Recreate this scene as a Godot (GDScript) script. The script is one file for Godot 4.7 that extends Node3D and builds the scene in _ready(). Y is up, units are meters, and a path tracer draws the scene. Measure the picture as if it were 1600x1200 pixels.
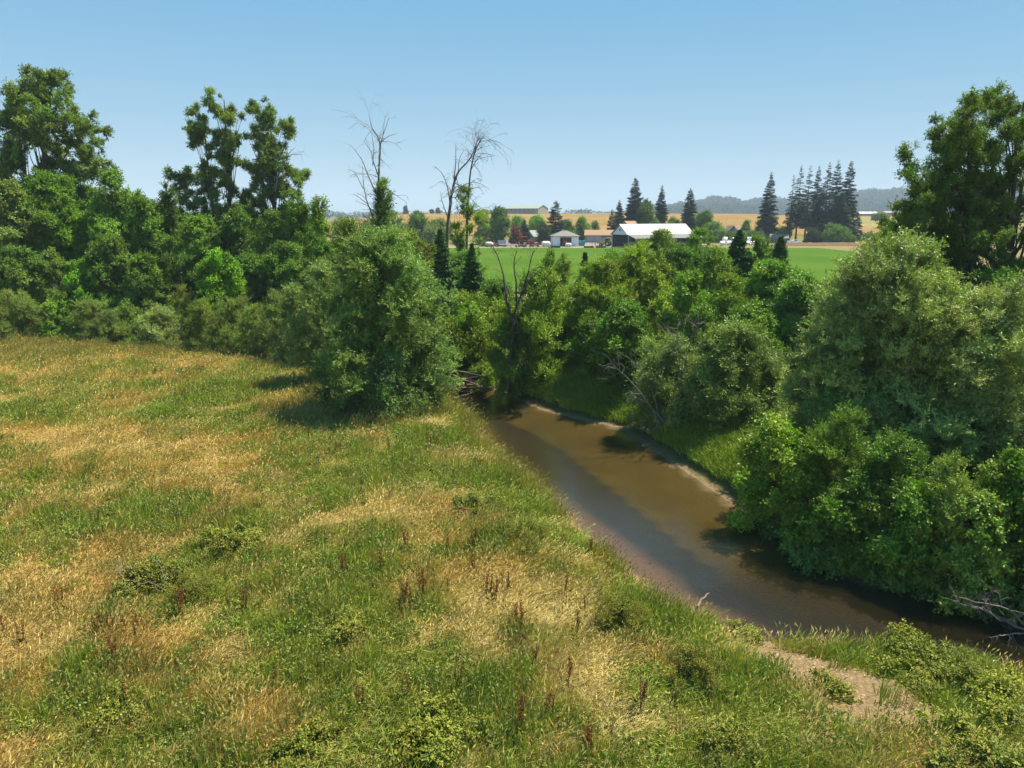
extends Node3D
# Creek, meadow, riverside trees and a farm beyond, seen from about twelve metres above the meadow.

const EYE := 12.0
const FOCAL := 1128.0
const PITCH := 0.2307
const WATER := -1.6

var used := {}
var M := {}
var SPRAY := {}
var wild := FastNoiseLite.new()
var fine := FastNoiseLite.new()
var creek: Array = []
var patches: Array = []


class MB:
	var v := PackedVector3Array()
	var c := PackedColorArray()

	func tri(a: Vector3, b: Vector3, d: Vector3, col: Color) -> void:
		v.push_back(a); v.push_back(b); v.push_back(d)
		c.push_back(col); c.push_back(col); c.push_back(col)

	func quad(a: Vector3, b: Vector3, d: Vector3, e: Vector3, col: Color) -> void:
		tri(a, b, d, col)
		tri(a, d, e, col)

	func box(at: Vector3, size: Vector3, col := Color.WHITE, turn := Basis()) -> MB:
		var h := size * 0.5
		var p := []
		for k in 8:
			p.append(at + turn * Vector3(h.x if k & 1 else -h.x, h.y if k & 2 else -h.y, h.z if k & 4 else -h.z))
		quad(p[0], p[2], p[3], p[1], col)
		quad(p[4], p[5], p[7], p[6], col)
		quad(p[0], p[1], p[5], p[4], col)
		quad(p[2], p[6], p[7], p[3], col)
		quad(p[0], p[4], p[6], p[2], col)
		quad(p[1], p[3], p[7], p[5], col)
		return self

	func bar(a: Vector3, b: Vector3, w: float, h: float, col := Color.WHITE) -> MB:
		var z := (b - a).normalized()
		var x := z.cross(Vector3.UP if absf(z.y) < 0.95 else Vector3.RIGHT).normalized()
		return box((a + b) * 0.5, Vector3(w, h, a.distance_to(b)), col, Basis(x, z.cross(x), z))

	func tube(pts: PackedVector3Array, radii: PackedFloat32Array, sides: int, col: Color, cap := true) -> MB:
		var rings := []
		var x := Vector3.ZERO
		for k in pts.size():
			var d := (pts[mini(k + 1, pts.size() - 1)] - pts[maxi(k - 1, 0)]).normalized()
			if x == Vector3.ZERO:
				x = d.cross(Vector3(0.31, 0.2, 0.93)).normalized()
			x = (x - d * x.dot(d)).normalized()
			var y := d.cross(x)
			var ring := PackedVector3Array()
			for s in sides:
				var a := TAU * s / sides
				ring.push_back(pts[k] + (x * cos(a) + y * sin(a)) * radii[k])
			rings.append(ring)
		for k in pts.size() - 1:
			for s in sides:
				var t := (s + 1) % sides
				quad(rings[k][s], rings[k + 1][s], rings[k + 1][t], rings[k][t], col)
		if cap:
			for e in [0, pts.size() - 1]:
				for s in range(1, sides - 1):
					tri(rings[e][0], rings[e][s], rings[e][s + 1], col)
		return self

	func leaf(p: Vector3, dir: Vector3, side: Vector3, length: float, width: float, fold: float, col: Color) -> void:
		var m := p + dir * (length * 0.45)
		var n := dir.cross(side)
		var l := m + side * width + n * (fold * width)
		var r := m - side * width + n * (fold * width)
		var tip := p + dir * length
		tri(p, l, tip, col)
		tri(p, tip, r, col)

	func mesh() -> ArrayMesh:
		var a := []
		a.resize(Mesh.ARRAY_MAX)
		a[Mesh.ARRAY_VERTEX] = v
		a[Mesh.ARRAY_COLOR] = c
		var m := ArrayMesh.new()
		m.add_surface_from_arrays(Mesh.PRIMITIVE_TRIANGLES, a)
		return m


func _ready() -> void:
	# --- camera
	var cam := Camera3D.new()
	cam.name = "camera"
	cam.position = Vector3(0, EYE, 0)
	cam.rotation.x = -PITCH
	cam.fov = rad_to_deg(2.0 * atan(600.0 / FOCAL))
	cam.near = 0.5
	cam.far = 14000.0
	add_child(cam)
	# --- sky and air
	var env := Environment.new()
	env.background_mode = Environment.BG_SKY
	var sky_mat := ProceduralSkyMaterial.new()
	sky_mat.sky_top_color = Color(0.33, 0.645, 0.84)
	sky_mat.sky_horizon_color = Color(0.785, 0.885, 0.92)
	sky_mat.sky_curve = 0.10
	sky_mat.ground_bottom_color = Color(0.42, 0.42, 0.32)
	sky_mat.ground_horizon_color = Color(0.66, 0.70, 0.66)
	sky_mat.sky_energy_multiplier = 0.695
	sky_mat.ground_energy_multiplier = 0.695
	sky_mat.sun_angle_max = 20.0
	var sky := Sky.new()
	sky.sky_material = sky_mat
	env.sky = sky
	env.tonemap_mode = Environment.TONE_MAPPER_LINEAR
	env.tonemap_exposure = 2.4
	env.sdfgi_enabled = true
	env.ssao_enabled = true
	env.ssil_enabled = true
	env.fog_enabled = true
	env.fog_density = 0.00018
	env.fog_light_color = Color(0.80, 0.88, 0.96)
	var we := WorldEnvironment.new()
	we.name = "world_environment"
	we.environment = env
	add_child(we)
	# --- sun: high, from the right and behind the trees
	var sun := DirectionalLight3D.new()
	sun.name = "sun"
	sun.light_energy = 1.6
	sun.light_color = Color(1.0, 0.955, 0.87)
	sun.light_angular_distance = 0.53
	sun.shadow_enabled = true
	var az := deg_to_rad(58.0)
	var el := deg_to_rad(62.0)
	var to_sun := Vector3(sin(az) * cos(el), sin(el), -cos(az) * cos(el))
	sun.basis = Basis.looking_at(-to_sun)
	add_child(sun)

	wild.seed = 7
	wild.frequency = 1.0
	wild.fractal_octaves = 3
	fine.seed = 19
	fine.frequency = 1.0
	fine.fractal_octaves = 4
	layout()
	materials()
	sprays()
	terrain()
	farmland()
	buildings()
	far_vegetation()
	riverside_trees()
	meadow_plants()
	grasses()
	machines()


# ---------------------------------------------------------------- places

func forward_of(py: float) -> float:
	return cos(PITCH) + (600.0 - py) / FOCAL * sin(PITCH)


# where a sight line through the photograph meets the level y
func on_level(px: float, py: float, y: float) -> Vector3:
	var v := (600.0 - py) / FOCAL
	var t := (y - EYE) / (v * cos(PITCH) - sin(PITCH))
	return Vector3((px - 800.0) / FOCAL * t, y, -forward_of(py) * t)


func x_at(px: float, py: float, d: float) -> float:
	return (px - 800.0) / FOCAL * d / forward_of(py)


func y_at(py: float, d: float) -> float:
	return EYE + d * ((600.0 - py) / FOCAL * cos(PITCH) - sin(PITCH)) / forward_of(py)


func on_ground(px: float, py: float) -> Vector3:
	var p := on_level(px, py, 0.0)
	for k in 4:
		p = on_level(px, py, height(p.x, p.z))
	return p


func layout() -> void:
	# the two banks of the creek, from upstream to downstream, as centre and half width
	var rows := [[692, 618, 765, 606], [735, 650, 850, 642], [790, 712, 935, 660], [850, 765, 1015, 708], [920, 825, 1075, 752], [1000, 893, 1160, 812], [1075, 953, 1225, 855], [1160, 980, 1310, 898], [1300, 994, 1420, 925], [1440, 1012, 1530, 965]]
	creek.append([Vector2(-46, -76), 3.0])
	creek.append([Vector2(-24, -66), 2.6])
	creek.append([Vector2(-11, -60.5), 2.3])
	for r in rows:
		var a := on_level(r[0], r[1], -1.35)
		var b := on_level(r[2], r[3], WATER)
		creek.append([Vector2((a.x + b.x) * 0.5, (a.z + b.z) * 0.5), Vector2(a.x, a.z).distance_to(Vector2(b.x, b.z)) * 0.47])
	creek.append([Vector2(19.6, -19.4), 2.0])
	creek.append([Vector2(27, -17.5), 2.3])
	creek.append([Vector2(48, -14), 2.8])
	# patches of the meadow in the photograph: pixel, radii in pixels, dryness (positive: golden, negative: green)
	for r in [
		[120, 690, 170, 38, 0.8], [60, 960, 150, 95, 1.5], [270, 700, 110, 26, 0.9], [650, 800, 90, 52, 0.95], [830, 930, 90, 45, 1.05], [930, 1090, 90, 95, 1.3],
		[420, 560, 200, 26, 0.7], [90, 575, 130, 22, 0.3], [330, 770, 70, 26, 0.5], [480, 720, 60, 18, 0.4], [760, 900, 80, 40, 0.7], [560, 1010, 60, 20, 0.3], [1230, 1050, 60, 40, 0.5],
		[320, 620, 85, 42, -1.3], [205, 805, 75, 30, -1.2], [60, 645, 80, 20, -0.8], [110, 830, 100, 40, -0.7], [620, 700, 110, 40, -0.9], [780, 760, 90, 50, -0.9], [260, 905, 90, 55, -1.2], [380, 820, 90, 40, -1.1],
		[560, 760, 60, 30, -0.6], [480, 1000, 140, 60, -0.8], [640, 1120, 160, 60, -1.3], [330, 1130, 200, 60, -0.6], [860, 830, 70, 40, -0.9], [1010, 930, 70, 50, -0.9], [1100, 1060, 90, 70, -1.1], [1400, 1030, 120, 40, -1.3],
		[1500, 1120, 160, 80, -1.4], [1090, 960, 60, 22, -0.9], [780, 1010, 100, 35, -0.3], [1010, 1180, 90, 30, -0.4], [230, 640, 60, 20, 0.35], [200, 1050, 90, 40, 0.15], [700, 640, 60, 20, -0.5],
	]:
		var at := on_level(r[0], r[1], 0.0)
		var rx: float = r[2] / FOCAL * -at.z
		var rz: float = absf(on_level(r[0], r[1] - r[3], 0.0).z - on_level(r[0], r[1] + r[3], 0.0).z) * 0.5
		patches.append([Vector2(at.x, at.z), Vector2(1.0 / rx, 1.0 / rz), float(r[4])])


# [signed distance to the water's edge (negative in the water), side (-1 meadow, 1 woods), share of the half width]
func creek_at(x: float, z: float) -> Vector3:
	var p := Vector2(x, z)
	var best := 1e9
	var out := Vector3(50, -1, 9)
	if x > 70.0 or z < -95.0:
		return Vector3(50, 1, 9)
	for k in creek.size() - 1:
		var a: Vector2 = creek[k][0]
		var b: Vector2 = creek[k + 1][0]
		var ab := b - a
		var t := clampf((p - a).dot(ab) / ab.length_squared(), 0.0, 1.0)
		var d := p.distance_to(a + ab * t)
		var w: float = lerpf(creek[k][1], creek[k + 1][1], t)
		if d - w < best:
			best = d - w
			out = Vector3(d - w, 1.0 if ab.cross(p - a) < 0.0 else -1.0, d / w)
	return out


func far_height(x: float, d: float) -> float:
	var h := smoothstep(330.0, 720.0, d) * 12.3 * smoothstep(-210.0, -90.0, x)
	h *= 1.0 - 0.55 * smoothstep(780.0, 1500.0, d)
	h += smoothstep(330.0, 900.0, d) * 3.0 * (1.0 - smoothstep(-210.0, -90.0, x))
	return h * lerpf(1.0, 0.80, smoothstep(180.0, 420.0, x) * (1.0 - smoothstep(900.0, 1600.0, d)))


func height(x: float, z: float) -> float:
	if z < -110.0 or absf(x) > 120.0:
		return far_height(x, -z)
	return height_from(creek_at(x, z), x, z)


func height_from(c: Vector3, x: float, z: float) -> float:
	if c.x < 0.0:
		return WATER - 0.03 - 0.42 * (1.0 - c.z * c.z) - 0.05 * fine.get_noise_2d(x * 0.4, z * 0.4)
	var reach := 3.2 if c.y > 0.0 else lerpf(4.2, 6.5, smoothstep(-30.0, -20.0, z))
	var t := clampf((c.x - (0.9 if c.y > 0.0 else 0.0)) / reach, 0.0, 1.0)
	var up := (WATER - 0.03) * (1.0 - t * (1.6 - 0.6 * t)) + 0.07 * minf(1.0, c.x * 2.5) * (1.0 - t) if t < 1.0 else 0.0
	var rough := clampf(c.x / 4.0, 0.0, 1.0)
	return up + rough * (0.22 * wild.get_noise_2d(x * 0.06, z * 0.06) + 0.07 * fine.get_noise_2d(x * 0.35, z * 0.35))


# golden (towards 1) or green (towards 0)
func dryness(x: float, z: float) -> float:
	var s := 0.36 + 0.8 * wild.get_noise_2d(x * 0.11 + 40.0, z * 0.16) + 0.9 * fine.get_noise_2d(x * 0.42, z * 0.6 + 9.0)
	var p := Vector2(x, z)
	for k in patches:
		var q: Vector2 = (p - k[0]) * k[1]
		var l := q.length_squared()
		if l < 4.0:
			s += 0.64 * k[2] * exp(-1.3 * l)
	return clampf(s, 0.0, 1.0)


# the bare gravelly slope beside the water at the lower right
func gravel_bar(x: float, z: float) -> float:
	var n := 0.5 * fine.get_noise_2d(x * 0.5, z * 0.5)
	var a := Vector2(9.3, -16.6)
	var b := Vector2(7.9, -20.4)
	var ab := b - a
	var t := clampf((Vector2(x, z) - a).dot(ab) / ab.length_squared(), 0.0, 1.0)
	var d := Vector2(x, z).distance_to(a + ab * t)
	return clampf((lerpf(2.2, 1.2, t) + 1.3 * n - d) * 1.3, 0.0, 1.0)


# ---------------------------------------------------------------- things

func numbered(called: String) -> String:
	var n: int = used.get(called, -1) + 1
	used[called] = n
	return called if n == 0 else "%s_%03d" % [called, n]


func tag(o: Node, label: String, category: String, group := "", kind := "") -> Node:
	if label: o.set_meta("label", label)
	if category: o.set_meta("category", category)
	if group: o.set_meta("group", group)
	if kind: o.set_meta("kind", kind)
	return o


func thing(called: String, label: String, category: String, at := Vector3.ZERO, turn := 0.0, group := "") -> Node3D:
	var o := Node3D.new()
	o.name = numbered(called)
	o.position = at
	o.rotation.y = turn
	add_child(o)
	tag(o, label, category, group)
	return o


func part(called: String, mesh: Mesh, mat: Material, parent: Node = null) -> MeshInstance3D:
	var o := MeshInstance3D.new()
	o.name = called if parent else numbered(called)
	o.mesh = mesh
	o.material_override = mat
	(parent if parent else self).add_child(o, true)
	return o


func copies(called: String, mesh: Mesh, mat: Material, buffer: PackedFloat32Array, parent: Node = null) -> MultiMeshInstance3D:
	var mm := MultiMesh.new()
	mm.transform_format = MultiMesh.TRANSFORM_3D
	mm.use_colors = true
	mm.mesh = mesh
	mm.instance_count = buffer.size() / 16
	mm.buffer = buffer
	var o := MultiMeshInstance3D.new()
	o.name = called if parent else numbered(called)
	o.multimesh = mm
	o.material_override = mat
	o.set_meta("kind", "stuff")
	(parent if parent else self).add_child(o, true)
	return o


static func put(b: PackedFloat32Array, t: Basis, o: Vector3, c: Color) -> void:
	b.append_array(PackedFloat32Array([t.x.x, t.y.x, t.z.x, o.x, t.x.y, t.y.y, t.z.y, o.y, t.x.z, t.y.z, t.z.z, o.z, c.r, c.g, c.b, 1.0]))


static func upright(y: Vector3, spin: float) -> Basis:
	y = y.normalized()
	var x := y.cross(Vector3(0.12, 0.31, 0.94)).normalized()
	var z := x.cross(y)
	return Basis(x * cos(spin) + z * sin(spin), y, z * cos(spin) - x * sin(spin))


func seeded(n: int) -> RandomNumberGenerator:
	var r := RandomNumberGenerator.new()
	r.seed = n * 7919 + 13
	return r


func ball(r: RandomNumberGenerator) -> Vector3:
	var z := r.randf_range(-1, 1)
	var a := r.randf() * TAU
	var s := sqrt(1.0 - z * z)
	return Vector3(s * cos(a), z, s * sin(a))


# ---------------------------------------------------------------- materials

func noise_texture(freq: float, lo: float, hi: float, oct := 4, normal := false, side := 512) -> NoiseTexture2D:
	var t := NoiseTexture2D.new()
	t.width = side
	t.height = side
	t.seamless = true
	var n := FastNoiseLite.new()
	n.seed = int(freq * 1000.0)
	n.frequency = freq
	n.fractal_octaves = oct
	t.noise = n
	if normal:
		t.as_normal_map = true
		t.bump_strength = 6.0
	else:
		var g := Gradient.new()
		g.set_color(0, Color(lo, lo, lo))
		g.set_color(1, Color(hi, hi, hi))
		t.color_ramp = g
	return t


func flat(col: Color, rough := 0.9, metal := 0.0) -> StandardMaterial3D:
	var m := StandardMaterial3D.new()
	m.albedo_color = col.linear_to_srgb()
	m.roughness = rough
	m.metallic = metal
	m.vertex_color_use_as_albedo = true
	return m


func mottled(col: Color, tex: Texture2D, scale: float, rough := 0.9) -> StandardMaterial3D:
	var m := flat(col, rough)
	m.albedo_texture = tex
	m.uv1_triplanar = true
	m.uv1_world_triplanar = true
	m.uv1_scale = Vector3.ONE * scale
	return m


func leafy(glow: Color, rough: float, spec := 0.4) -> StandardMaterial3D:
	var m := flat(Color.WHITE, rough)
	m.backlight_enabled = true
	m.backlight = glow
	m.metallic_specular = spec
	m.cull_mode = BaseMaterial3D.CULL_DISABLED
	return m


func materials() -> void:
	var cloudy := noise_texture(0.02, 0.62, 1.0, 5, false, 1024)
	var grain := noise_texture(0.06, 0.55, 1.0, 4)
	M.ground = mottled(Color.WHITE, cloudy, 0.31, 0.95)
	M.far_ground = mottled(Color.WHITE, cloudy, 0.013, 0.95)
	M.crop = mottled(Color.WHITE, noise_texture(0.05, 0.72, 1.0, 4), 0.05, 0.9)
	M.leaf = leafy(Color(0.64, 0.80, 0.16), 0.5, 0.3)
	M.shiny_leaf = leafy(Color(0.56, 0.70, 0.20), 0.45, 0.35)
	M.needle = leafy(Color(0.3, 0.4, 0.12), 0.65, 0.3)
	M.grass = leafy(Color(0.66, 0.72, 0.22), 0.7, 0.3)
	M.far_leaf = leafy(Color(0.5, 0.6, 0.15), 0.7, 0.3)
	M.bark = mottled(Color(0.13, 0.105, 0.08), grain, 1.7)
	M.dead_bark = mottled(Color(0.27, 0.225, 0.20), grain, 1.7)
	M.dark_dead_bark = mottled(Color(0.11, 0.085, 0.07), grain, 1.7)
	M.metal_roof = mottled(Color(0.185, 0.18, 0.17), grain, 0.3, 0.5)
	M.rust_roof = mottled(Color(0.42, 0.25, 0.13), grain, 0.5, 0.8)
	M.plain = mottled(Color.WHITE, grain, 0.4, 0.8)
	M.paint = flat(Color.WHITE, 0.35)
	M.white_wall = flat(Color.WHITE, 0.7)
	M.stone = flat(Color.WHITE, 0.95)
	M.stone.metallic_specular = 0.1
	M.glass = flat(Color(0.02, 0.025, 0.03), 0.08)
	M.rubber = flat(Color(0.02, 0.02, 0.02), 0.85)
	for k in ["ground", "far_ground", "crop"]:
		M[k].metallic_specular = 0.1
	var ripples := noise_texture(0.028, 0, 1, 3, true, 1024)
	for k in 3:
		var w := StandardMaterial3D.new()
		w.albedo_color = Color(Color(0.045, 0.035, 0.014).linear_to_srgb(), 0.16)
		w.transparency = BaseMaterial3D.TRANSPARENCY_ALPHA
		w.roughness = [0.03, 0.045, 0.06][k]
		w.normal_enabled = true
		w.normal_texture = ripples
		w.normal_scale = [0.22, 0.4, 0.7][k]
		w.uv1_triplanar = true
		w.uv1_world_triplanar = true
		w.uv1_scale = Vector3.ONE * 0.24
		M[["water", "ripple", "riffle"][k]] = w


# ---------------------------------------------------------------- leaf sprays (length about one metre, growing along +y)

func spray(seed_: int, twigs: int, leaves: int, cone: float, reach: float, leaf: float, slim: float, droop: float, scatter: float, pale: float, wood := Color(0.9, 0.55, 0.9)) -> ArrayMesh:
	var r := seeded(seed_)
	var b := MB.new()
	for k in twigs:
		var d := upright(Vector3.UP, 0.0) * Vector3(sin(k * 2.4) * tan(cone) * sqrt(r.randf()), 1.0, cos(k * 2.4) * tan(cone) * sqrt(r.randf()))
		d = d.normalized()
		var p := Vector3(r.randf_range(-0.08, 0.08), r.randf_range(-0.15, 0.1), r.randf_range(-0.08, 0.08))
		var l := reach * r.randf_range(0.65, 1.1)
		var line := PackedVector3Array([p])
		for j in 4:
			d = (d + Vector3(0, -droop * 0.25, 0) + ball(r) * 0.12).normalized()
			line.push_back(line[j] + d * l * 0.25)
		var flat_side := Vector3(cos(k * 2.1), 0.0, sin(k * 2.1)) * 0.011
		b.quad(line[0] - flat_side, line[0] + flat_side, line[2] + flat_side * 0.7, line[2] - flat_side * 0.7, wood)
		b.tri(line[2] - flat_side * 0.7, line[2] + flat_side * 0.7, line[4], wood)
		for j in leaves:
			var t := (j + r.randf()) / leaves
			var s := mini(int(t * 4.0), 3)
			var q := line[s].lerp(line[s + 1], t * 4.0 - s)
			var along := (line[s + 1] - line[s]).normalized()
			var ld := (along * 0.7 + ball(r) * 0.9 + Vector3(0, -droop * 0.4, 0)).normalized()
			var side := ld.cross((Vector3.UP + ball(r) * 0.7).normalized()).normalized()
			var size := leaf * r.randf_range(0.65, 1.25)
			var g := r.randf_range(0.55, 1.5)
			var col := Color(g * r.randf_range(0.85, 1.2), g, g * r.randf_range(0.8, 1.2))
			if r.randf() < pale:
				col = Color(col.r * 1.45 + 0.15, col.g * 1.3 + 0.08, col.b * 1.7 + 0.4)
			b.leaf(q + ball(r) * scatter, ld, side, size, size * slim, r.randf_range(-0.5, 0.6), col)
	return b.mesh()


func fan(seed_: int, fingers: int, tuft: float, slim: float) -> ArrayMesh:
	# a conifer branch: a flat, slightly drooping fan of needle tufts
	var r := seeded(seed_)
	var b := MB.new()
	b.tube(PackedVector3Array([Vector3.ZERO, Vector3(0, 0.5, 0.02), Vector3(0, 1, -0.06)]), PackedFloat32Array([0.022, 0.014, 0.004]), 3, Color(1.6, 0.9, 1.2), false)
	for k in fingers:
		var t := 0.12 + 0.88 * (k + r.randf()) / fingers
		var s := 1.0 if k % 2 else -1.0
		var p := Vector3(0, t, 0.02 - 0.08 * t * t)
		var l := 0.52 * (1.08 - t) + 0.12
		var d := Vector3(s * 0.85, 0.6, r.randf_range(-0.3, 0.12)).normalized()
		for j in 7:
			var q := p + d * l * (j + r.randf()) / 7.0 + ball(r) * 0.035
			var ld := (d + ball(r) * 0.55).normalized()
			var g := r.randf_range(0.7, 1.3)
			b.leaf(q, ld, ld.cross(Vector3(0, 0, 1) + ball(r) * 0.5).normalized(), tuft * r.randf_range(0.7, 1.2), tuft * slim, 0.3, Color(g, g, g * r.randf_range(0.85, 1.2)))
	return b.mesh()


func clump(seed_: int, blades: int, spread: float, tall: float, width: float, lean: float, heads: float, head: Color, leafy_share := 0.0) -> ArrayMesh:
	# a tuft of grass about tall metres high; heads: share of blades with a seed head
	var r := seeded(seed_)
	var b := MB.new()
	for k in blades:
		var a := r.randf() * TAU
		var p := Vector3(cos(a), 0, sin(a)) * spread * sqrt(r.randf())
		p.y = -0.04
		var out := Vector3(p.x, 0, p.z) / spread * 0.45 + Vector3(0.25, 0, 0.08) + ball(r) * 0.55
		out.y = 0.0
		var h := tall * r.randf_range(0.5, 1.1)
		var side := Vector3(cos(a * 3.0), 0, sin(a * 3.0)) * width * r.randf_range(0.6, 1.2)
		var m := p + Vector3(0, h * 0.6, 0) + out * h * lean * 0.35
		var tip := p + Vector3(0, h * r.randf_range(0.8, 1.0), 0) + out * h * lean
		var g := r.randf_range(0.7, 1.25)
		var col := Color(g * r.randf_range(0.9, 1.15), g, g * r.randf_range(0.75, 1.2))
		b.tri(p - side, m - side * 0.8, m + side * 0.8, col)
		b.tri(p - side, m + side * 0.8, p + side, col)
		b.tri(m - side * 0.8, tip, m + side * 0.8, col)
		if r.randf() < heads:
			var up := (tip - m).normalized()
			var hl := 0.09 + 0.10 * r.randf()
			b.leaf(tip - up * hl * 0.3, up, up.cross(ball(r)).normalized(), hl * 1.4, 0.016, 0.8, Color(head.r * g, head.g * g, head.b * g))
			b.leaf(tip - up * hl * 0.2, up, up.cross(ball(r)).normalized(), hl * 1.2, 0.014, 0.8, Color(head.r * g, head.g * g, head.b * g))
		if r.randf() < leafy_share:
			for j in 3:
				var ld := (ball(r) + Vector3(0, 0.5, 0)).normalized()
				b.leaf(p.lerp(tip, r.randf_range(0.3, 0.95)), ld, ld.cross(ball(r)).normalized(), 0.10, 0.032, 0.3, Color(0.85 * g, 1.1 * g, 0.8 * g))
	return b.mesh()


func sprays() -> void:
	SPRAY.broad = [spray(1, 9, 16, 0.85, 0.85, 0.17, 0.36, 0.25, 0.07, 0.05), spray(2, 8, 17, 0.9, 0.9, 0.16, 0.38, 0.2, 0.08, 0.05)]
	SPRAY.willow = [spray(3, 11, 20, 0.75, 0.95, 0.17, 0.15, 0.35, 0.05, 0.16), spray(4, 10, 21, 0.7, 1.0, 0.18, 0.14, 0.45, 0.05, 0.2)]
	SPRAY.bramble = [spray(5, 8, 15, 1.0, 0.8, 0.15, 0.42, 0.9, 0.07, 0.05), spray(6, 9, 15, 1.05, 0.75, 0.14, 0.42, 0.8, 0.08, 0.06)]
	SPRAY.oak = [spray(7, 8, 18, 0.8, 0.7, 0.14, 0.34, 0.1, 0.1, 0.03), spray(8, 8, 18, 0.9, 0.7, 0.13, 0.36, 0.1, 0.1, 0.03)]
	SPRAY.poplar = [spray(9, 8, 17, 0.45, 1.05, 0.15, 0.34, -0.15, 0.06, 0.06), spray(10, 8, 17, 0.5, 1.0, 0.15, 0.36, -0.1, 0.07, 0.06)]
	SPRAY.shrub = [spray(11, 12, 18, 0.7, 0.85, 0.10, 0.22, 0.05, 0.05, 0.12), spray(12, 12, 18, 0.75, 0.85, 0.10, 0.24, 0.1, 0.05, 0.12)]
	SPRAY.fir = [fan(13, 22, 0.17, 0.22), fan(14, 20, 0.18, 0.22)]
	SPRAY.pine = [spray(15, 9, 16, 0.9, 0.6, 0.2, 0.09, -0.2, 0.03, 0.02), spray(16, 9, 16, 0.95, 0.6, 0.2, 0.09, -0.2, 0.03, 0.02)]


# ---------------------------------------------------------------- trees

func profile(shape: String, t: float) -> float:
	match shape:
		"dome": return 0.72 + 0.28 * t / 0.35 if t < 0.35 else sqrt(maxf(0.0, 1.0 - pow((t - 0.35) / 0.67, 2.0)))
		"egg": return pow(maxf(0.0, sin(PI * clampf(pow(t, 0.9) * 0.9 + 0.09, 0.0, 1.0))), 0.55)
		"oval": return pow(maxf(0.0, sin(PI * clampf(t * 0.9 + 0.09, 0.0, 1.0))), 0.65)
		"column": return 0.75 + 0.25 * t / 0.3 if t < 0.3 else pow(1.0 - (t - 0.3) / 0.72, 0.55)
		"mound": return sqrt(maxf(0.0, 1.0 - t * t * 0.97))
		"spire": return pow(1.0 - t, 0.75) * 0.95 + 0.05
	return 1.0


# ellipsoidal leaf masses [centre, radii] that fill an outline tall metres high and wide metres wide
func lobes(shape: String, low: float, tall: float, wide: float, n: int, lo: float, hi: float, r: RandomNumberGenerator) -> Array:
	var out := []
	var R := wide * 0.5
	for k in n:
		var t := clampf((k + r.randf_range(0.1, 0.9)) / n, 0.0, 1.0)
		var p := profile(shape, t)
		var lr := R * r.randf_range(lo, hi) * (0.55 + 0.45 * p)
		var away := maxf(0.0, p * R - lr * 0.85) * (sqrt(r.randf_range(0.35, 1.0)) if k % 4 else 0.25)
		var a := k * 2.39996 + r.randf_range(-0.5, 0.5)
		var y := low + (tall - low) * t
		y = clampf(y, low + lr * 0.3, tall - lr * 0.75)
		out.append([Vector3(cos(a) * away, y, sin(a) * away), Vector3(lr, lr * r.randf_range(0.75, 1.05), lr)])
	return out


func crown(parent: Node3D, called: String, masses: Array, kind: String, mat: Material, tint: Color, size: float, thick: float, rise: float, holes: float, r: RandomNumberGenerator, floor_y := 0.1) -> int:
	tint = Color(tint.r * 2.45, tint.g * 1.85, tint.b * 1.15)
	var b := PackedFloat32Array()
	var variant: int = r.randi() % 2
	var shift := r.randf() * 500.0
	for m in masses:
		var c: Vector3 = m[0]
		var e: Vector3 = m[1]
		var area := 12.57 * pow((pow(e.x * e.y, 1.6) + pow(e.x * e.z, 1.6) + pow(e.y * e.z, 1.6)) / 3.0, 0.625)
		var n := int(area * thick / (size * size)) + 3
		var shade := r.randf_range(0.72, 1.26)
		var warm := r.randf_range(0.92, 1.12)
		for k in n:
			var d := ball(r)
			if d.y < -0.35 and r.randf() < 0.5:
				d.y = -d.y
			var shoot := r.randf() < (0.14 if kind == "bramble" or kind == "willow" else 0.08)
			if shoot:
				d = (d + Vector3(0.15, 0.5, 0)).normalized() if kind != "bramble" or r.randf() < 0.4 else (d * Vector3(1, 0.3, 1) + Vector3(0, -0.1, 0)).normalized()
			var p := c + d * e * (r.randf_range(1.0, 1.4) if shoot else 1.0 - 0.7 * pow(r.randf(), 1.5))
			var g := wild.get_noise_3d((p.x + shift) * 0.45 / size, p.y * 0.45 / size, p.z * 0.45 / size)
			if g < holes or p.y < floor_y:
				continue
			var y := (d * Vector3(1, 0.8, 1) + Vector3(0.12, rise, 0.04) + ball(r) * 0.45).normalized()
			var s := size * r.randf_range(0.5, 1.3)
			var f := shade * r.randf_range(0.86, 1.14) * (1.0 + 0.25 * g)
			put(b, upright(y, r.randf() * TAU) * Basis.from_scale(Vector3(s, s, s)), p - y * s * 0.35, Color(tint.r * f * warm, tint.g * f, tint.b * f * (2.0 - warm)))
	copies(called, SPRAY[kind][variant], mat, b, parent)
	return b.size() / 16


func curved(a: Vector3, z: Vector3, bow: Vector3, n: int, r: RandomNumberGenerator, wobble: float) -> PackedVector3Array:
	var out := PackedVector3Array()
	for k in n + 1:
		var t := float(k) / n
		out.push_back(a.lerp(z, t) + bow * (4.0 * t * (1.0 - t)) + ball(r) * wobble * sin(PI * t))
	return out


func taper(n: int, from: float, to: float) -> PackedFloat32Array:
	var out := PackedFloat32Array()
	for k in n + 1:
		out.push_back(lerpf(from, to, pow(float(k) / n, 0.8)))
	return out


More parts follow.
